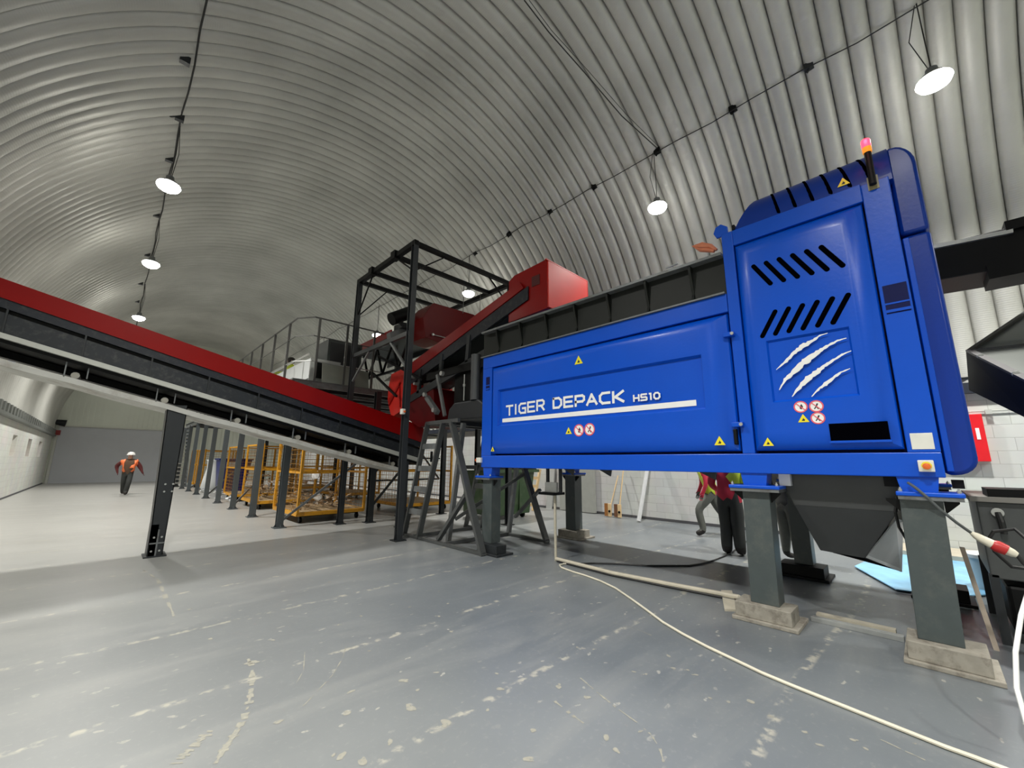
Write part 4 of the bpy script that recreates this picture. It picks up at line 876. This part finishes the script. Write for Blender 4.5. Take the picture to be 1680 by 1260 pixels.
# red fire hose cabinet
fc = thing('fire_cabinet', 'red fire cabinet on the block wall right of the blue tower', 'cabinet', (10.9, -.45, 1.6))
MB().box(10.86, 10.995, -.80, -.10, 1.62, 2.45).build('body', P('fire_red', (.72, .012, .02), .35), fc, bevel=.006); MB().box(10.853, 10.862, -.735, -.69, 2.0, 2.2).build('white_notice', stick_w, fc)
# thin white conduit strap on the wall
tag(MB().tube([(10.96, -3.2, 2.50), (10.96, 1.8, 2.50)], .012, 6).box(10.9, 10.99, -.93, -.85, 2.44, 2.52).build('wall_conduit', plast), 'thin pale conduit fixed along the block wall above the fire cabinet', 'conduit')
# upright conduit with tray on the floor
cd_ = thing('conduit_stand', 'pale upright conduit rising from the floor to a small tray under the machine', 'conduit', (5.33, 4.37, 0))
MB().tube([U(912, 920, 0, 5.33), U(911, 860, 0, 5.33), U(910, 806, 0, 5.33)], .022, 10).build('upright_tube', dusty, cd_); MB().tube([U(910, 812, 0, 5.33), U(910, 800, 0, 5.33)], .026, 10).build('collar', dgrey, cd_)
MB().box(5.2, 5.5, 4.30, 4.62, 1.02, 1.06).build('tray', black, cd_); MB().tube([(5.33, 4.52, 1.06), (5.33, 4.52, 1.45)], .03, 8).tube([(5.33, 4.25, 1.06), (5.33, 4.25, 1.45)], .03, 8).build('drop_cable', dgrey, cd_)
MB().box(5.3, 5.36, 4.32, 4.56, 1.06, 1.22).build('junction_plate', galv, cd_)
tag(MB().tube([(5.33, 4.36, .03), (5.25, 3.3, .03), (5.32, 2.5, .03), (5.40, 1.72, .035), (5.32, 1.65, .04)], .03, 10).build('floor_conduit', dusty), 'pale dusty conduit lying on the floor from the upright to the middle pillar', 'conduit')
tag(MB().tube([(5.28, 4.3, .014), (5.2, 3.3, .014), (5.26, 2.5, .014), (5.34, 1.75, .014)], .013, 6).build('floor_cable', cabl), 'thin black cable running along the near side of the floor conduit', 'cable')
tag(MB().box(5.28, 5.38, .34, 1.02, 0, .03).box(5.26, 5.28, .34, 1.02, 0, .045).build('floor_channel', galv, bevel=.003), 'bright metal channel on the floor between the two near pillars', 'channel')
tag(MB().box(5.42, 5.5, .40, 1.0, 0, .04).build('floor_channel', dusty), 'dusty flat channel behind the bright one between the near pillars', 'channel')
tag(MB().prism([(5.0, 1.62, 0), (4.92, 1.72, 0), (5.6, 1.98, 0), (5.68, 1.88, 0)], (0, 0, .02)).build('angle_iron', dusty), 'short dusty angle iron lying left of the middle pillar foot', 'angle iron')
cp = [U(a, c, 2, .013) for a, c in ((945, 924), (925, 925), (918, 927), (921, 931), (940, 938), (960, 944), (985, 953), (1010, 965), (1035, 982), (1060, 1000), (1088, 1021), (1120, 1040), (1160, 1061), (1200, 1080), (1250, 1104), (1300, 1125), (1350, 1145), (1400, 1165), (1450, 1185), (1500, 1205), (1550, 1225), (1600, 1243), (1660, 1266), (1740, 1296))]
tag(MB().tube(cp, .012, 8).build('cream_cable', cream), 'long cream cable curving across the open floor towards the camera', 'cable')
bkp = [U(a, c, 2, .012) for a, c in ((945, 925), (975, 924), (1010, 925), (1060, 928), (1100, 928), (1130, 928), (1150, 925), (1172, 919), (1190, 912), (1210, 900), (1225, 888), (1240, 872))]
tag(MB().tube(bkp, .012, 8).build('black_cable', cabl), 'black cable snaking from the conduit foot under the machine towards the workers', 'cable')
# blue plastic sheeting and bucket by the kerb
def sheet():
    r = random.Random(3); b = MB(); P0 = [U(a, c, 2, .02) for a, c in ((1402, 930), (1440, 912), (1510, 905), (1560, 905), (1600, 925), (1650, 950), (1640, 975), (1560, 980), (1470, 968))]
    b.prism(P0, (0, 0, .012)); return b.build('blue_sheeting', puddle_m)
tag(sheet(), 'bright blue plastic sheeting spread on the floor behind the blue tower', 'sheet')
bk = thing('paint_bucket', 'pale blue-grey lidded bucket standing on the blue sheeting', 'bucket', (8.05, -.33, .02))
bc = U(1630, 968, 2, .02)
bk.location = bc; WL[bk.name] = Vector(bc)
MB().lathe(bc, [(.17, 0), (.20, .38)], 24).build('pail', P('pail_blue', (.45, .55, .60), .4), bk, smooth=.6); MB().lathe(bc, [(.21, .38), (.21, .42), (.19, .43)], 24).build('lid', offw, bk, smooth=.6)
MB().tube([bc + Vector((-.19, .06, .36)), bc + Vector((-.30, 0, .2)), bc + Vector((-.19, -.1, .30))], .005, 5).build('wire_handle', galv, bk)
# power pack at the right edge
pp = thing('power_pack', 'dark grey power pack with plug at the right edge of the picture', 'power pack', (6.3, -.75, 0))
ph = U(1630, 806, 0, 5.9)
MB().box(5.85, 7.0, -1.3, -.28, .55, 1.22).build('cabinet', P('pack_grey', (.075, .08, .08), .45, .1, .2, 9), pp, bevel=.01)
MB().box(5.8, 7.05, -1.35, -.24, 1.22, 1.27).build('top_plate', P('pack_top', (.22, .21, .19), .5), pp, bevel=.005)
MB().prism([(5.8, -.36, 1.34), (5.8, -1.3, 1.34), (5.8, -1.3, 1.29), (5.8, -.36, 1.27)], (.5, 0, 0)).build('guard_lip', black, pp)
for x, y in ((5.88, -.30), (5.88, -1.28), (6.97, -.3)): MB().box(x - .03, x + .03, y - .03, y + .03, 0, .58).build('leg', dgrey, pp)
MB().box(5.9, 6.9, -1.2, -.36, .1, .5).build('pump_unit', black, pp, bevel=.03)
tag(MB().prism([(5.62, -.20, 0), (5.62, -.235, 0), (5.9, -.155, .78), (5.9, -.12, .78)], (.05, 0, 0)).build('steel_prop', P('muddy_steel', (.30, .25, .20), .6, .1, .4, 9)), 'muddy steel prop standing between the right pillar and the power pack', 'prop')
MB().lathe((5.845, -.40, 1.13), [(.04, 0), (.04, -.02), (.028, -.022)], 14, 0).build('socket_ring', plast, pp)
MB().tube([(5.83, -.40, 1.13), (5.80, -.41, 1.05), (5.80, -.41, .95)], .022, 8).build('gland_hose', cabl, pp)
p0, p1, p2, p3, p4 = U(1593, 874, 0, 5.0), U(1610, 884, 0, 5.0), U(1628, 893, 0, 5.0), U(1652, 903, 0, 5.0), U(1669, 911, 0, 5.0)
pl = thing('power_plug', 'white and red industrial plug joined on a grey cable at the right edge', 'plug', tuple(p2))
MB().tube([p0, p0.lerp(p1, .5), p1, p2], [.014, .026, .03, .034], 12).build('white_grip', cream, pl, smooth=.8)
MB().tube([p2, p2.lerp(p3, .3), p3], [.036, .045, .04], 12).build('red_collar', P('plug_red', (.45, .02, .02), .4), pl, smooth=.8)
MB().tube([p3, p3.lerp(p4, .6), p4], [.034, .03, .02], 12).build('white_socket', cream, pl, smooth=.8)
tag(MB().tube([U(1490, 792, 0, 4.84), U(1502, 800, 0, 4.78), U(1520, 815, 0, 4.8), U(1545, 838, 0, 4.84), U(1570, 858, 0, 4.9), p0], .011, 8).build('grey_cable', P('cable_grey', (.10, .11, .11), .4)), 'grey cable drooping from the tower corner to the plug', 'cable')
tag(MB().tube([p4, U(1680, 925, 0, 5.0), U(1700, 940, 0, 5.0), U(1690, 890, 0, 5.1), U(1665, 868, 0, 5.2), U(1630, 872, 0, 5.2), U(1622, 885, 0, 5.2), U(1632, 905, 0, 5.1), U(1660, 930, 0, 5.1), U(1700, 935, 0, 5.2)], .013, 8).build('black_cable', cabl), 'black cable looping around the plug at the right edge', 'cable')
tag(MB().tube([U(1471, 815, 0, 5.0), U(1469, 840, 0, 5.0), U(1475, 865, 0, 5.05), U(1490, 890, 0, 5.15), U(1505, 908, 0, 5.3), U(1520, 925, 0, 5.5)], .011, 8).build('black_cable', cabl), 'black cable hanging behind the right pillar from the tower corner', 'cable')
tag(MB().tube([U(1690, 960, 0, 4.4), U(1675, 1010, 0, 4.2), U(1666, 1070, 0, 4.0), U(1668, 1130, 0, 3.9), U(1685, 1190, 0, 3.8)], .012, 8).build('white_cable', white), 'white cable hanging down at the extreme right edge', 'cable')
# discharge conveyor and black receiving hopper behind the tower
dc = thing('discharge_conveyor', 'black conveyor with a bright edge strip leaving the tower at upper right', 'conveyor', (7.3, -1.2, 3.4))
q = [U(1533, 402, 0, 7.42), U(1548, 457, 0, 7.42), U(1700, 436, 0, 7.42), U(1690, 366, 0, 7.42)]
q[0].y += .12; q[1].y += .12
for v in q[2:]: v.y -= 1.0
MB().prism(q, (.7, 0, 0)).build('casing', black, dc, bevel=.02)
MB().bar(q[0] + Vector((-.03, -.02, -.03)), U(1662, 379, 0, 7.38), .04, .05).build('edge_strip', galv, dc)
MB().box(7.36, 8.0, U(1655, 400, 0, 7.4).y - .5, U(1655, 400, 0, 7.4).y, U(1655, 375, 0, 7.4).z - .03, U(1655, 366, 0, 7.4).z + .02).build('end_box', black, dc)
MB().box(7.4, 7.9, U(1620, 445, 0, 7.4).y - .35, U(1620, 445, 0, 7.4).y, U(1620, 455, 0, 7.4).z - .03, U(1620, 448, 0, 7.4).z + .1).build('underside_motor', black, dc)
rh = thing('receiving_hopper', 'black open-topped steel hopper at the right edge below the black conveyor', 'hopper', (7.6, -1.2, 2.3))
K, Ft, Fb_, Kb = U(1591, 577, 0, 7.0), U(1700, 632, 0, 5.6), U(1700, 690, 0, 5.6), U(1596, 640, 0, 7.0)
Bk = U(1700, 503, 0, 8.4)
MB().add([K, Ft, Fb_, Kb], [(0, 1, 2, 3)]).add([K, Bk, Bk + Vector((0, 0, -.5)), Kb], [(0, 1, 2, 3)]).build('shell', black, rh).modifiers.new('s', 'SOLIDIFY').thickness = .03
MB().bar(K, Ft, .06, .05).build('rim', P('rim_purple_black', (.035, .03, .035), .35), rh); MB().bar(K, Bk, .06, .05).build('rim', black, rh)
sl_ = MB(); m0 = U(1700, 565, 0, 7.0); sl_.add([K, Ft, m0, Bk], [(0, 1, 2), (0, 2, 3)]); sl_.build('inner_plate', P('inner_plate_grey', (.10, .11, .10), .3, .3), rh)
MB().bar(K.lerp(m0, .05) , m0, .05, .04).build('inner_bar', dgrey, rh)
for t in (.2, .75): 
    c = K.lerp(Ft, t) + Vector((-.04, 0, .0)); MB().lathe(c, [(.03, 0), (.025, -.02)], 10, 0).build('bolt', galv, rh)
for x, y in ((7.15, -1.45), (8.3, -1.6)): MB().box(x, x + .08, y - .08, y, 0, 2.5).build('leg', black, rh)
# wall siren by the roller door
sr = thing('wall_siren', 'dark siren unit with red box mounted beside the top of the roller door', 'siren', (-2.3, 38.0, 3.4))
a = U(95, 694, 1, 38.2); MB().tube([a + Vector((-.35, 0, .1)), a + Vector((.35, 0, 0))], [.12, .22], 12).build('horn', dgrey, sr); MB().box(a.x - .05, a.x + .2, 38.1, 38.3, a.z - .75, a.z - .45).build('red_box', P('dark_red_box', (.25, .02, .02), .5), sr)
MB().box(a.x - .75, a.x - .45, 38.0, 38.25, a.z - .3, a.z + .35).build('bracket', galv, sr)

# ---------------------------------------------------------------- people
def figure(name, label, loc, rz, J, mats, zones, headgear=None, hair=None, vest=None, scale=1.0, group=None):
    """J: joint name -> (x,y,z) facing -y; one skinned body surface, materials by zone function"""
    root = thing(name, label, 'person', loc, group, rz); root.scale = (scale,) * 3
    rad = dict(pelvis=.135, waist=.13, chest=.15, neck=.062, headb=.085, headm=.105, headt=.075, nose=.02, hl=.09, hr=.09, kl=.065, kr=.065, al=.045, ar=.045, tl=.042, tr=.042,
               sl=.075, sr=.075, el=.055, er=.055, wl=.036, wr=.036, pl=.038, pr=.038)
    rad.update({k[1:]: v for k, v in J.items() if k[0] == '@'})
    names = [k for k in J if k[0] != '@']; idx = {k: i for i, k in enumerate(names)}
    E = [('pelvis', 'waist'), ('waist', 'chest'), ('chest', 'neck'), ('neck', 'headb'), ('headb', 'headm'), ('headm', 'headt'), ('headm', 'nose'), ('pelvis', 'hl'), ('hl', 'kl'), ('kl', 'al'), ('al', 'tl'),
         ('pelvis', 'hr'), ('hr', 'kr'), ('kr', 'ar'), ('ar', 'tr'), ('chest', 'sl'), ('sl', 'el'), ('el', 'wl'), ('wl', 'pl'), ('chest', 'sr'), ('sr', 'er'), ('er', 'wr'), ('wr', 'pr')]
    fat = 1.22
    rad = {k: (v * fat if k[0] in 'kahsewp' and k not in ('headb', 'headm', 'headt', 'pl', 'pr', 'wl', 'wr') else v) for k, v in rad.items()}
    vs = [Vector(J[k]) for k in names]; es = [(idx[a], idx[c]) for a, c in E]; rs = [rad[k] for k in names]
    for s in 'lr':
        wv, pv = Vector(J['w' + s]), Vector(J['p' + s]); d = (pv - wv).normalized(); side = Vector((0, 1, 0)); side = (side - d * side.dot(d)).normalized()
        for i, (o, ln) in enumerate(((-.03, .065), (-.011, .08), (.009, .075), (.028, .06))):
            a = pv + side * o + d * .03; c = a + d * ln * .55 + Vector((0, 0, 0)); e = c + d * ln * .45 + d.cross(side) * .02 * (1 if s == 'l' else -1)
            n0 = len(vs); vs += [a, c, e]; es += [(idx['p' + s], n0), (n0, n0 + 1), (n0 + 1, n0 + 2)]; rs += [.0095, .009, .0075]
        a = wv + side * -.035 + d * .03; c = a + side * -.02 + d * .035; n0 = len(vs); vs += [a, c]; es += [(idx['w' + s], n0), (n0, n0 + 1)]; rs += [.012, .009]
    me = bpy.data.meshes.new('body'); me.from_pydata(vs, es, []); o = bpy.data.objects.new('body', me); COL.objects.link(o)
    md = o.modifiers.new('skin', 'SKIN'); md.use_smooth_shade = True
    for i, v in enumerate(me.skin_vertices[0].data): v.radius = (rs[i], rs[i] * (.8 if names[i] in ('pelvis', 'waist', 'chest') else 1) if i < len(names) else rs[i]); v.use_root = (i == idx['pelvis'])
    o.modifiers.new('sub', 'SUBSURF').levels = 1
    dg = bpy.context.evaluated_depsgraph_get(); ev = o.evaluated_get(dg); nm = bpy.data.meshes.new_from_object(ev)
    o.modifiers.clear(); o.data = nm; nm.name = 'body'; bpy.data.meshes.remove(me)
    nm.materials.clear(); [nm.materials.append(m) for m in mats]
    for p in nm.polygons: p.material_index = zones(p.center); p.use_smooth = True
    o.parent = root
    if vest:
        bm = bmesh.new(); bm.from_mesh(nm); bm.normal_update()
        bmesh.ops.delete(bm, geom=[f for f in bm.faces if not vest[1](f.calc_center_median())], context='FACES')
        for v in bm.verts: v.co += v.normal * .014
        for f in bm.faces: f.material_index = 1 if vest[2](f.calc_center_median()) else 0
        vm = bpy.data.meshes.new('vest'); bm.to_mesh(vm); bm.free(); vm.materials.clear(); vm.materials.append(vest[0]); vm.materials.append(P('reflective_grey', (.6, .6, .58), .3, .3))
        vo = bpy.data.objects.new('hi_vis_vest', vm); COL.objects.link(vo); vo.parent = root; vo.modifiers.new('s', 'SOLIDIFY').thickness = .006
    h = Vector(J['headm'])
    WL[root.name] = Vector((0, 0, 0))
    if headgear:
        MB().lathe(h + Vector((0, 0, .035)), [(.165, 0), (.135, .012), (.13, .05), (.105, .095), (.06, .122), (.01, .13)], 20).build('helmet', headgear, root, smooth=.9)
    if hair:
        MB().lathe(h + Vector((0, .015, -.03)), [(.09, -.05), (.115, 0), (.125, .06), (.105, .11), (.06, .145), (.01, .15)], 18).build('hair', hair, root, smooth=.9)
    for s in (-1, 1): 
        MB().lathe(h + Vector((s * .038, -.098, .015)), [(.012, 0), (.008, -.008)], 8, 1).build('eye', ink, root)
        MB().lathe(h + Vector((s * .105, .0, -.01)), [(.022, -.01), (.024, .01)], 8, 0).build('ear', skin, root)
    MB().box(h.x - .028, h.x + .028, h.y - .108, h.y - .098, h.z - .055, h.z - .045).build('mouth', P('lip', (.30, .10, .08), .5), root)
    WL[root.name] = Vector(loc)
    return root
trous = P('trousers_charcoal', (.035, .038, .036), .8); trg = P('trousers_grey', (.11, .115, .10), .8, 0, .2, 20); jack = P('jacket_maroon', (.09, .012, .012), .8); brown = P('jumper_brown', (.09, .05, .028), .85)
boot = P('boot_black', (.015, .012, .01), .6); redj = P('jacket_red', (.50, .02, .05), .7); lime = P('hi_vis_lime', (.62, .75, .06), .6); orv = P('hi_vis_orange', (.95, .20, .06), .6)
base = dict(pelvis=(0, 0, .95), waist=(0, 0, 1.10), chest=(0, .01, 1.32), neck=(0, 0, 1.50), headb=(0, -.01, 1.58), headm=(0, -.015, 1.65), headt=(0, -.01, 1.73), nose=(0, -.125, 1.645),
            hl=(.09, 0, .90), hr=(-.09, 0, .90), kl=(.10, -.02, .50), kr=(-.10, -.02, .50), al=(.10, .02, .09), ar=(-.10, .02, .09), tl=(.11, -.16, .045), tr=(-.11, -.16, .045),
            sl=(.20, .0, 1.42), sr=(-.20, .0, 1.42), el=(.27, .02, 1.14), er=(-.27, .02, 1.14), wl=(.28, -.08, .90), wr=(-.28, -.08, .90), pl=(.28, -.10, .84), pr=(-.28, -.10, .84))
def zfun(top, bot, hand=None):
    def z(c):
        if c.z < .14: return 3
        if c.z < .92 and abs(c.x) < .23: return 1
        if c.z > 1.53: return 2
        return 0
    return z
# man walking towards the camera, far left
J = dict(base); J.update({'pelvis': (0, 0, .93), 'hl': (.09, 0, .88), 'hr': (-.09, 0, .88), 'kl': (.08, -.14, .50), 'al': (.04, -.10, .11), 'tl': (.04, -.26, .06), 'kr': (-.08, .04, .48), 'ar': (-.06, .24, .16), 'tr': (-.06, .12, .06), '@tl': .06, '@tr': .055,
         'el': (.36, .04, 1.18), 'wl': (.46, -.04, .95), 'pl': (.49, -.06, .89), 'er': (-.40, .12, 1.22), 'wr': (-.34, .06, .98), 'pr': (-.32, .02, .92), '@waist': .17, '@chest': .17, '@pelvis': .155, '@el': .075, '@er': .075, '@kl': .08, '@kr': .08, '@hl': .10, '@hr': .10, '@al': .075, '@ar': .075})
def zm(c):
    if c.z < .13: return 3
    if c.z < .93 and abs(c.x) < .26: return 1
    if c.z > 1.52: return 2
    if abs(c.x) > .17 : return 0
    return 4
mp_ = U(203, 812, 2, 0)
figure('person', 'person in white helmet and open orange hi-vis vest walking far down the hall', (mp_.x, mp_.y, 0), -.05, J, [jack, trous, skin, boot, brown], zm, hat,
       None, (orv, lambda c: .98 < c.z < 1.47 and abs(c.x) < .27 and (abs(c.x) > .10 or c.y > .02), lambda c: 1.08 < c.z < 1.12), 1.02)
# two workers behind the machine: legs show below the beam
J = dict(base); J.update({'kl': (.10, -.30, .56), 'al': (.12, -.22, .12), 'tl': (.12, -.38, .05), 'kr': (-.10, .18, .52), 'ar': (-.10, .48, .16), 'tr': (-.10, .36, .05), 'chest': (0, -.12, 1.30), 'neck': (0, -.2, 1.46), 'headb': (0, -.23, 1.54), 'headm': (0, -.26, 1.61), 'headt': (0, -.25, 1.69), 'nose': (0, -.37, 1.6),
         'sl': (.2, -.12, 1.38), 'sr': (-.2, -.12, 1.38), 'el': (.26, -.12, 1.12), 'wl': (.24, -.2, .92), 'pl': (.23, -.22, .86), 'er': (-.26, -.12, 1.12), 'wr': (-.24, -.2, .92), 'pr': (-.23, -.22, .86), '@kl': .075, '@kr': .075, '@hl': .10, '@hr': .10, '@al': .065, '@ar': .065, '@tl': .055, '@tr': .055, '@pelvis': .145, '@el': .042, '@er': .042})
a = U(1172, 880, 2, 0)
figure('person', 'person in lime vest and grey trousers striding by the block wall behind the machine', (a.x, a.y, 0), math.radians(-150), J, [redj, trg, skin, boot, trg], zfun(0, 0), None, boot,
       (lime, lambda c: .93 < c.z < 1.4 and abs(c.x) < .17, lambda c: 1.0 < c.z < 1.05), 1.0)
J = dict(base); J.update({'kl': (.09, -.06, .50), 'kr': (-.09, .0, .50), '@kl': .09, '@kr': .09, '@hl': .12, '@hr': .12, '@al': .075, '@ar': .075, '@tl': .06, '@tr': .06, '@pelvis': .155, 'wl': (.2, -.2, 1.02), 'pl': (.14, -.28, 1.04), 'wr': (-.2, -.2, 1.02), 'pr': (-.14, -.28, 1.04)})
a = U(1205, 911, 2, 0)
figure('person', 'person in red jacket and loose black trousers standing nearest behind the machine', (a.x, a.y, 0), math.radians(100), J, [redj, trous, skin, boot, trous], zfun(0, 0), None, boot,
       (lime, lambda c: 1.0 < c.z < 1.4 and -.25 < c.x < -.06, lambda c: 1.12 < c.z < 1.16), 1.04)
a = U(1296, 925, 2, 0)
J = dict(base); J.update({'@kl': .08, '@kr': .08, '@hl': .11, '@hr': .11})
figure('person', 'person in dark workwear mostly hidden behind the middle pillar, one leg showing', (a.x + .25, a.y, 0), math.radians(60), J, [trous, trg, skin, boot, trg], zfun(0, 0), None, boot, None, 1.0)
J = dict(base); J.update({'el': (.25, -.1, 1.16), 'wl': (.2, -.34, 1.15), 'pl': (.18, -.4, 1.15), 'er': (-.25, -.1, 1.16), 'wr': (-.2, -.34, 1.15), 'pr': (-.18, -.4, 1.15)})
a = U(478, 592, 0, 4.75)
figure('person', 'dark-haired person in lime vest bending at the sorting line up on the platform', (a.x, a.y, PZ + .03), math.radians(-90), J, [lime, trous, skin, boot, trous], zfun(0, 0), None, boot, None, (a.z - PZ - .03) / 1.65)

# ---------------------------------------------------------------- chipped paint and scrapes on the floor
def chips():
    r = random.Random(11); b = MB(); z = .0012
    spots = [(917, 1127, .06), (962, 1144, .055), (1040, 1102, .04), (1060, 1106, .035), (1097, 1076, .045), (1105, 1096, .05), (1128, 1099, .035), (1142, 1107, .04), (1165, 1145, .035), (1195, 1151, .035), (1232, 1151, .055), (1265, 1175, .04),
             (1320, 1201, .04), (1345, 1222, .045), (1400, 1214, .035), (1420, 1228, .035), (867, 1245, .07), (995, 1210, .06), (1010, 1230, .05), (947, 1062, .03), (974, 1065, .03), (872, 1003, .03), (1502, 1220, .02), (875, 1198, .04), (1050, 1200, .03),
             (412, 1087, .11), (577, 1134, .06), (662, 1116, .075), (717, 1103, .04), (674, 1162, .085), (732, 1185, .08), (640, 1216, .05), (560, 1240, .08), (595, 1250, .07), (457, 1184, .06), (570, 1170, .06), (820, 1130, .05), (740, 1036, .05), (720, 1011, .05), (592, 1011, .04), (540, 955, .05),
             (685, 1132, .04), (815, 1105, .04), (672, 996, .045), (760, 1000, .03), (660, 975, .03), (735, 990, .04), (555, 1025, .04), (345, 1048, .05), (448, 1050, .04), (310, 1000, .05), (800, 1165, .03), (700, 1060, .02), (606, 1068, .03), (720, 970, .03), (765, 930, .03), (620, 912, .04)]
    for px, py, rad in spots:
        c = U(px, py, 2, z); n = 11; a0 = r.uniform(0, 3); e = r.uniform(.45, .8)
        for part in range(2):
            cc = c + Vector((r.uniform(-.5, .5), r.uniform(-.5, .5), 0)) * rad * part; rr = rad * (.5 if part == 0 else .25)
            b.add([cc + Vector((rr * r.uniform(.6, 1.1) * math.cos(2 * math.pi * k / n) * math.cos(a0) - e * rr * math.sin(2 * math.pi * k / n) * math.sin(a0), rr * r.uniform(.6, 1.1) * math.cos(2 * math.pi * k / n) * math.sin(a0) + e * rr * r.uniform(.7, 1.1) * math.sin(2 * math.pi * k / n) * math.cos(a0), .0002 * part)) for k in range(n)], [tuple(range(n))])
    for pts, w_ in (([(405, 1078), (414, 1095), (413, 1120), (409, 1150), (400, 1180), (385, 1205), (368, 1228), (350, 1258)], .022), ([(345, 1198), (325, 1218), (300, 1240), (285, 1256)], .03), ([(952, 1112), (985, 1140), (1010, 1160), (1045, 1185), (1068, 1205), (1083, 1228), (1090, 1255)], .007),
                    ([(568, 1060), (562, 1080), (545, 1108), (515, 1140), (488, 1168)], .004), ([(910, 1150), (935, 1170), (962, 1190)], .012), ([(1445, 1213), (1485, 1232), (1525, 1250)], .006), ([(1000, 1020), (1040, 1030), (1075, 1045)], .004), ([(235, 935), (258, 950), (270, 975), (290, 1020)], .02), ([(500, 1070), (498, 1100), (480, 1132)], .004)):
        P_ = [U(a, c, 2, z) for a, c in pts]; fine = []
        for i in range(len(P_) - 1):
            for k in range(6): fine.append(P_[i].lerp(P_[i + 1], k / 6))
        for i in range(len(fine) - 1):
            if r.random() < .18: continue
            d = (fine[i + 1] - fine[i]).normalized(); nn = Vector((-d.y, d.x, 0)) * w_ * r.uniform(.3, 1.2); b.add([fine[i] - nn, fine[i + 1] - nn * r.uniform(.5, 1.3), fine[i + 1] + nn * r.uniform(.5, 1.3), fine[i] + nn], [(0, 1, 2, 3)])
    o = b.build('paint_chips', P('bare_screed', (.29, .28, .235), .6, 0, .2, 30, dirt=(.19, .20, .20), ds=35)); o['kind'] = 'stuff'
    tag(o, 'beige chips and scrapes where the grey floor paint has worn through', 'floor marks')
chips()
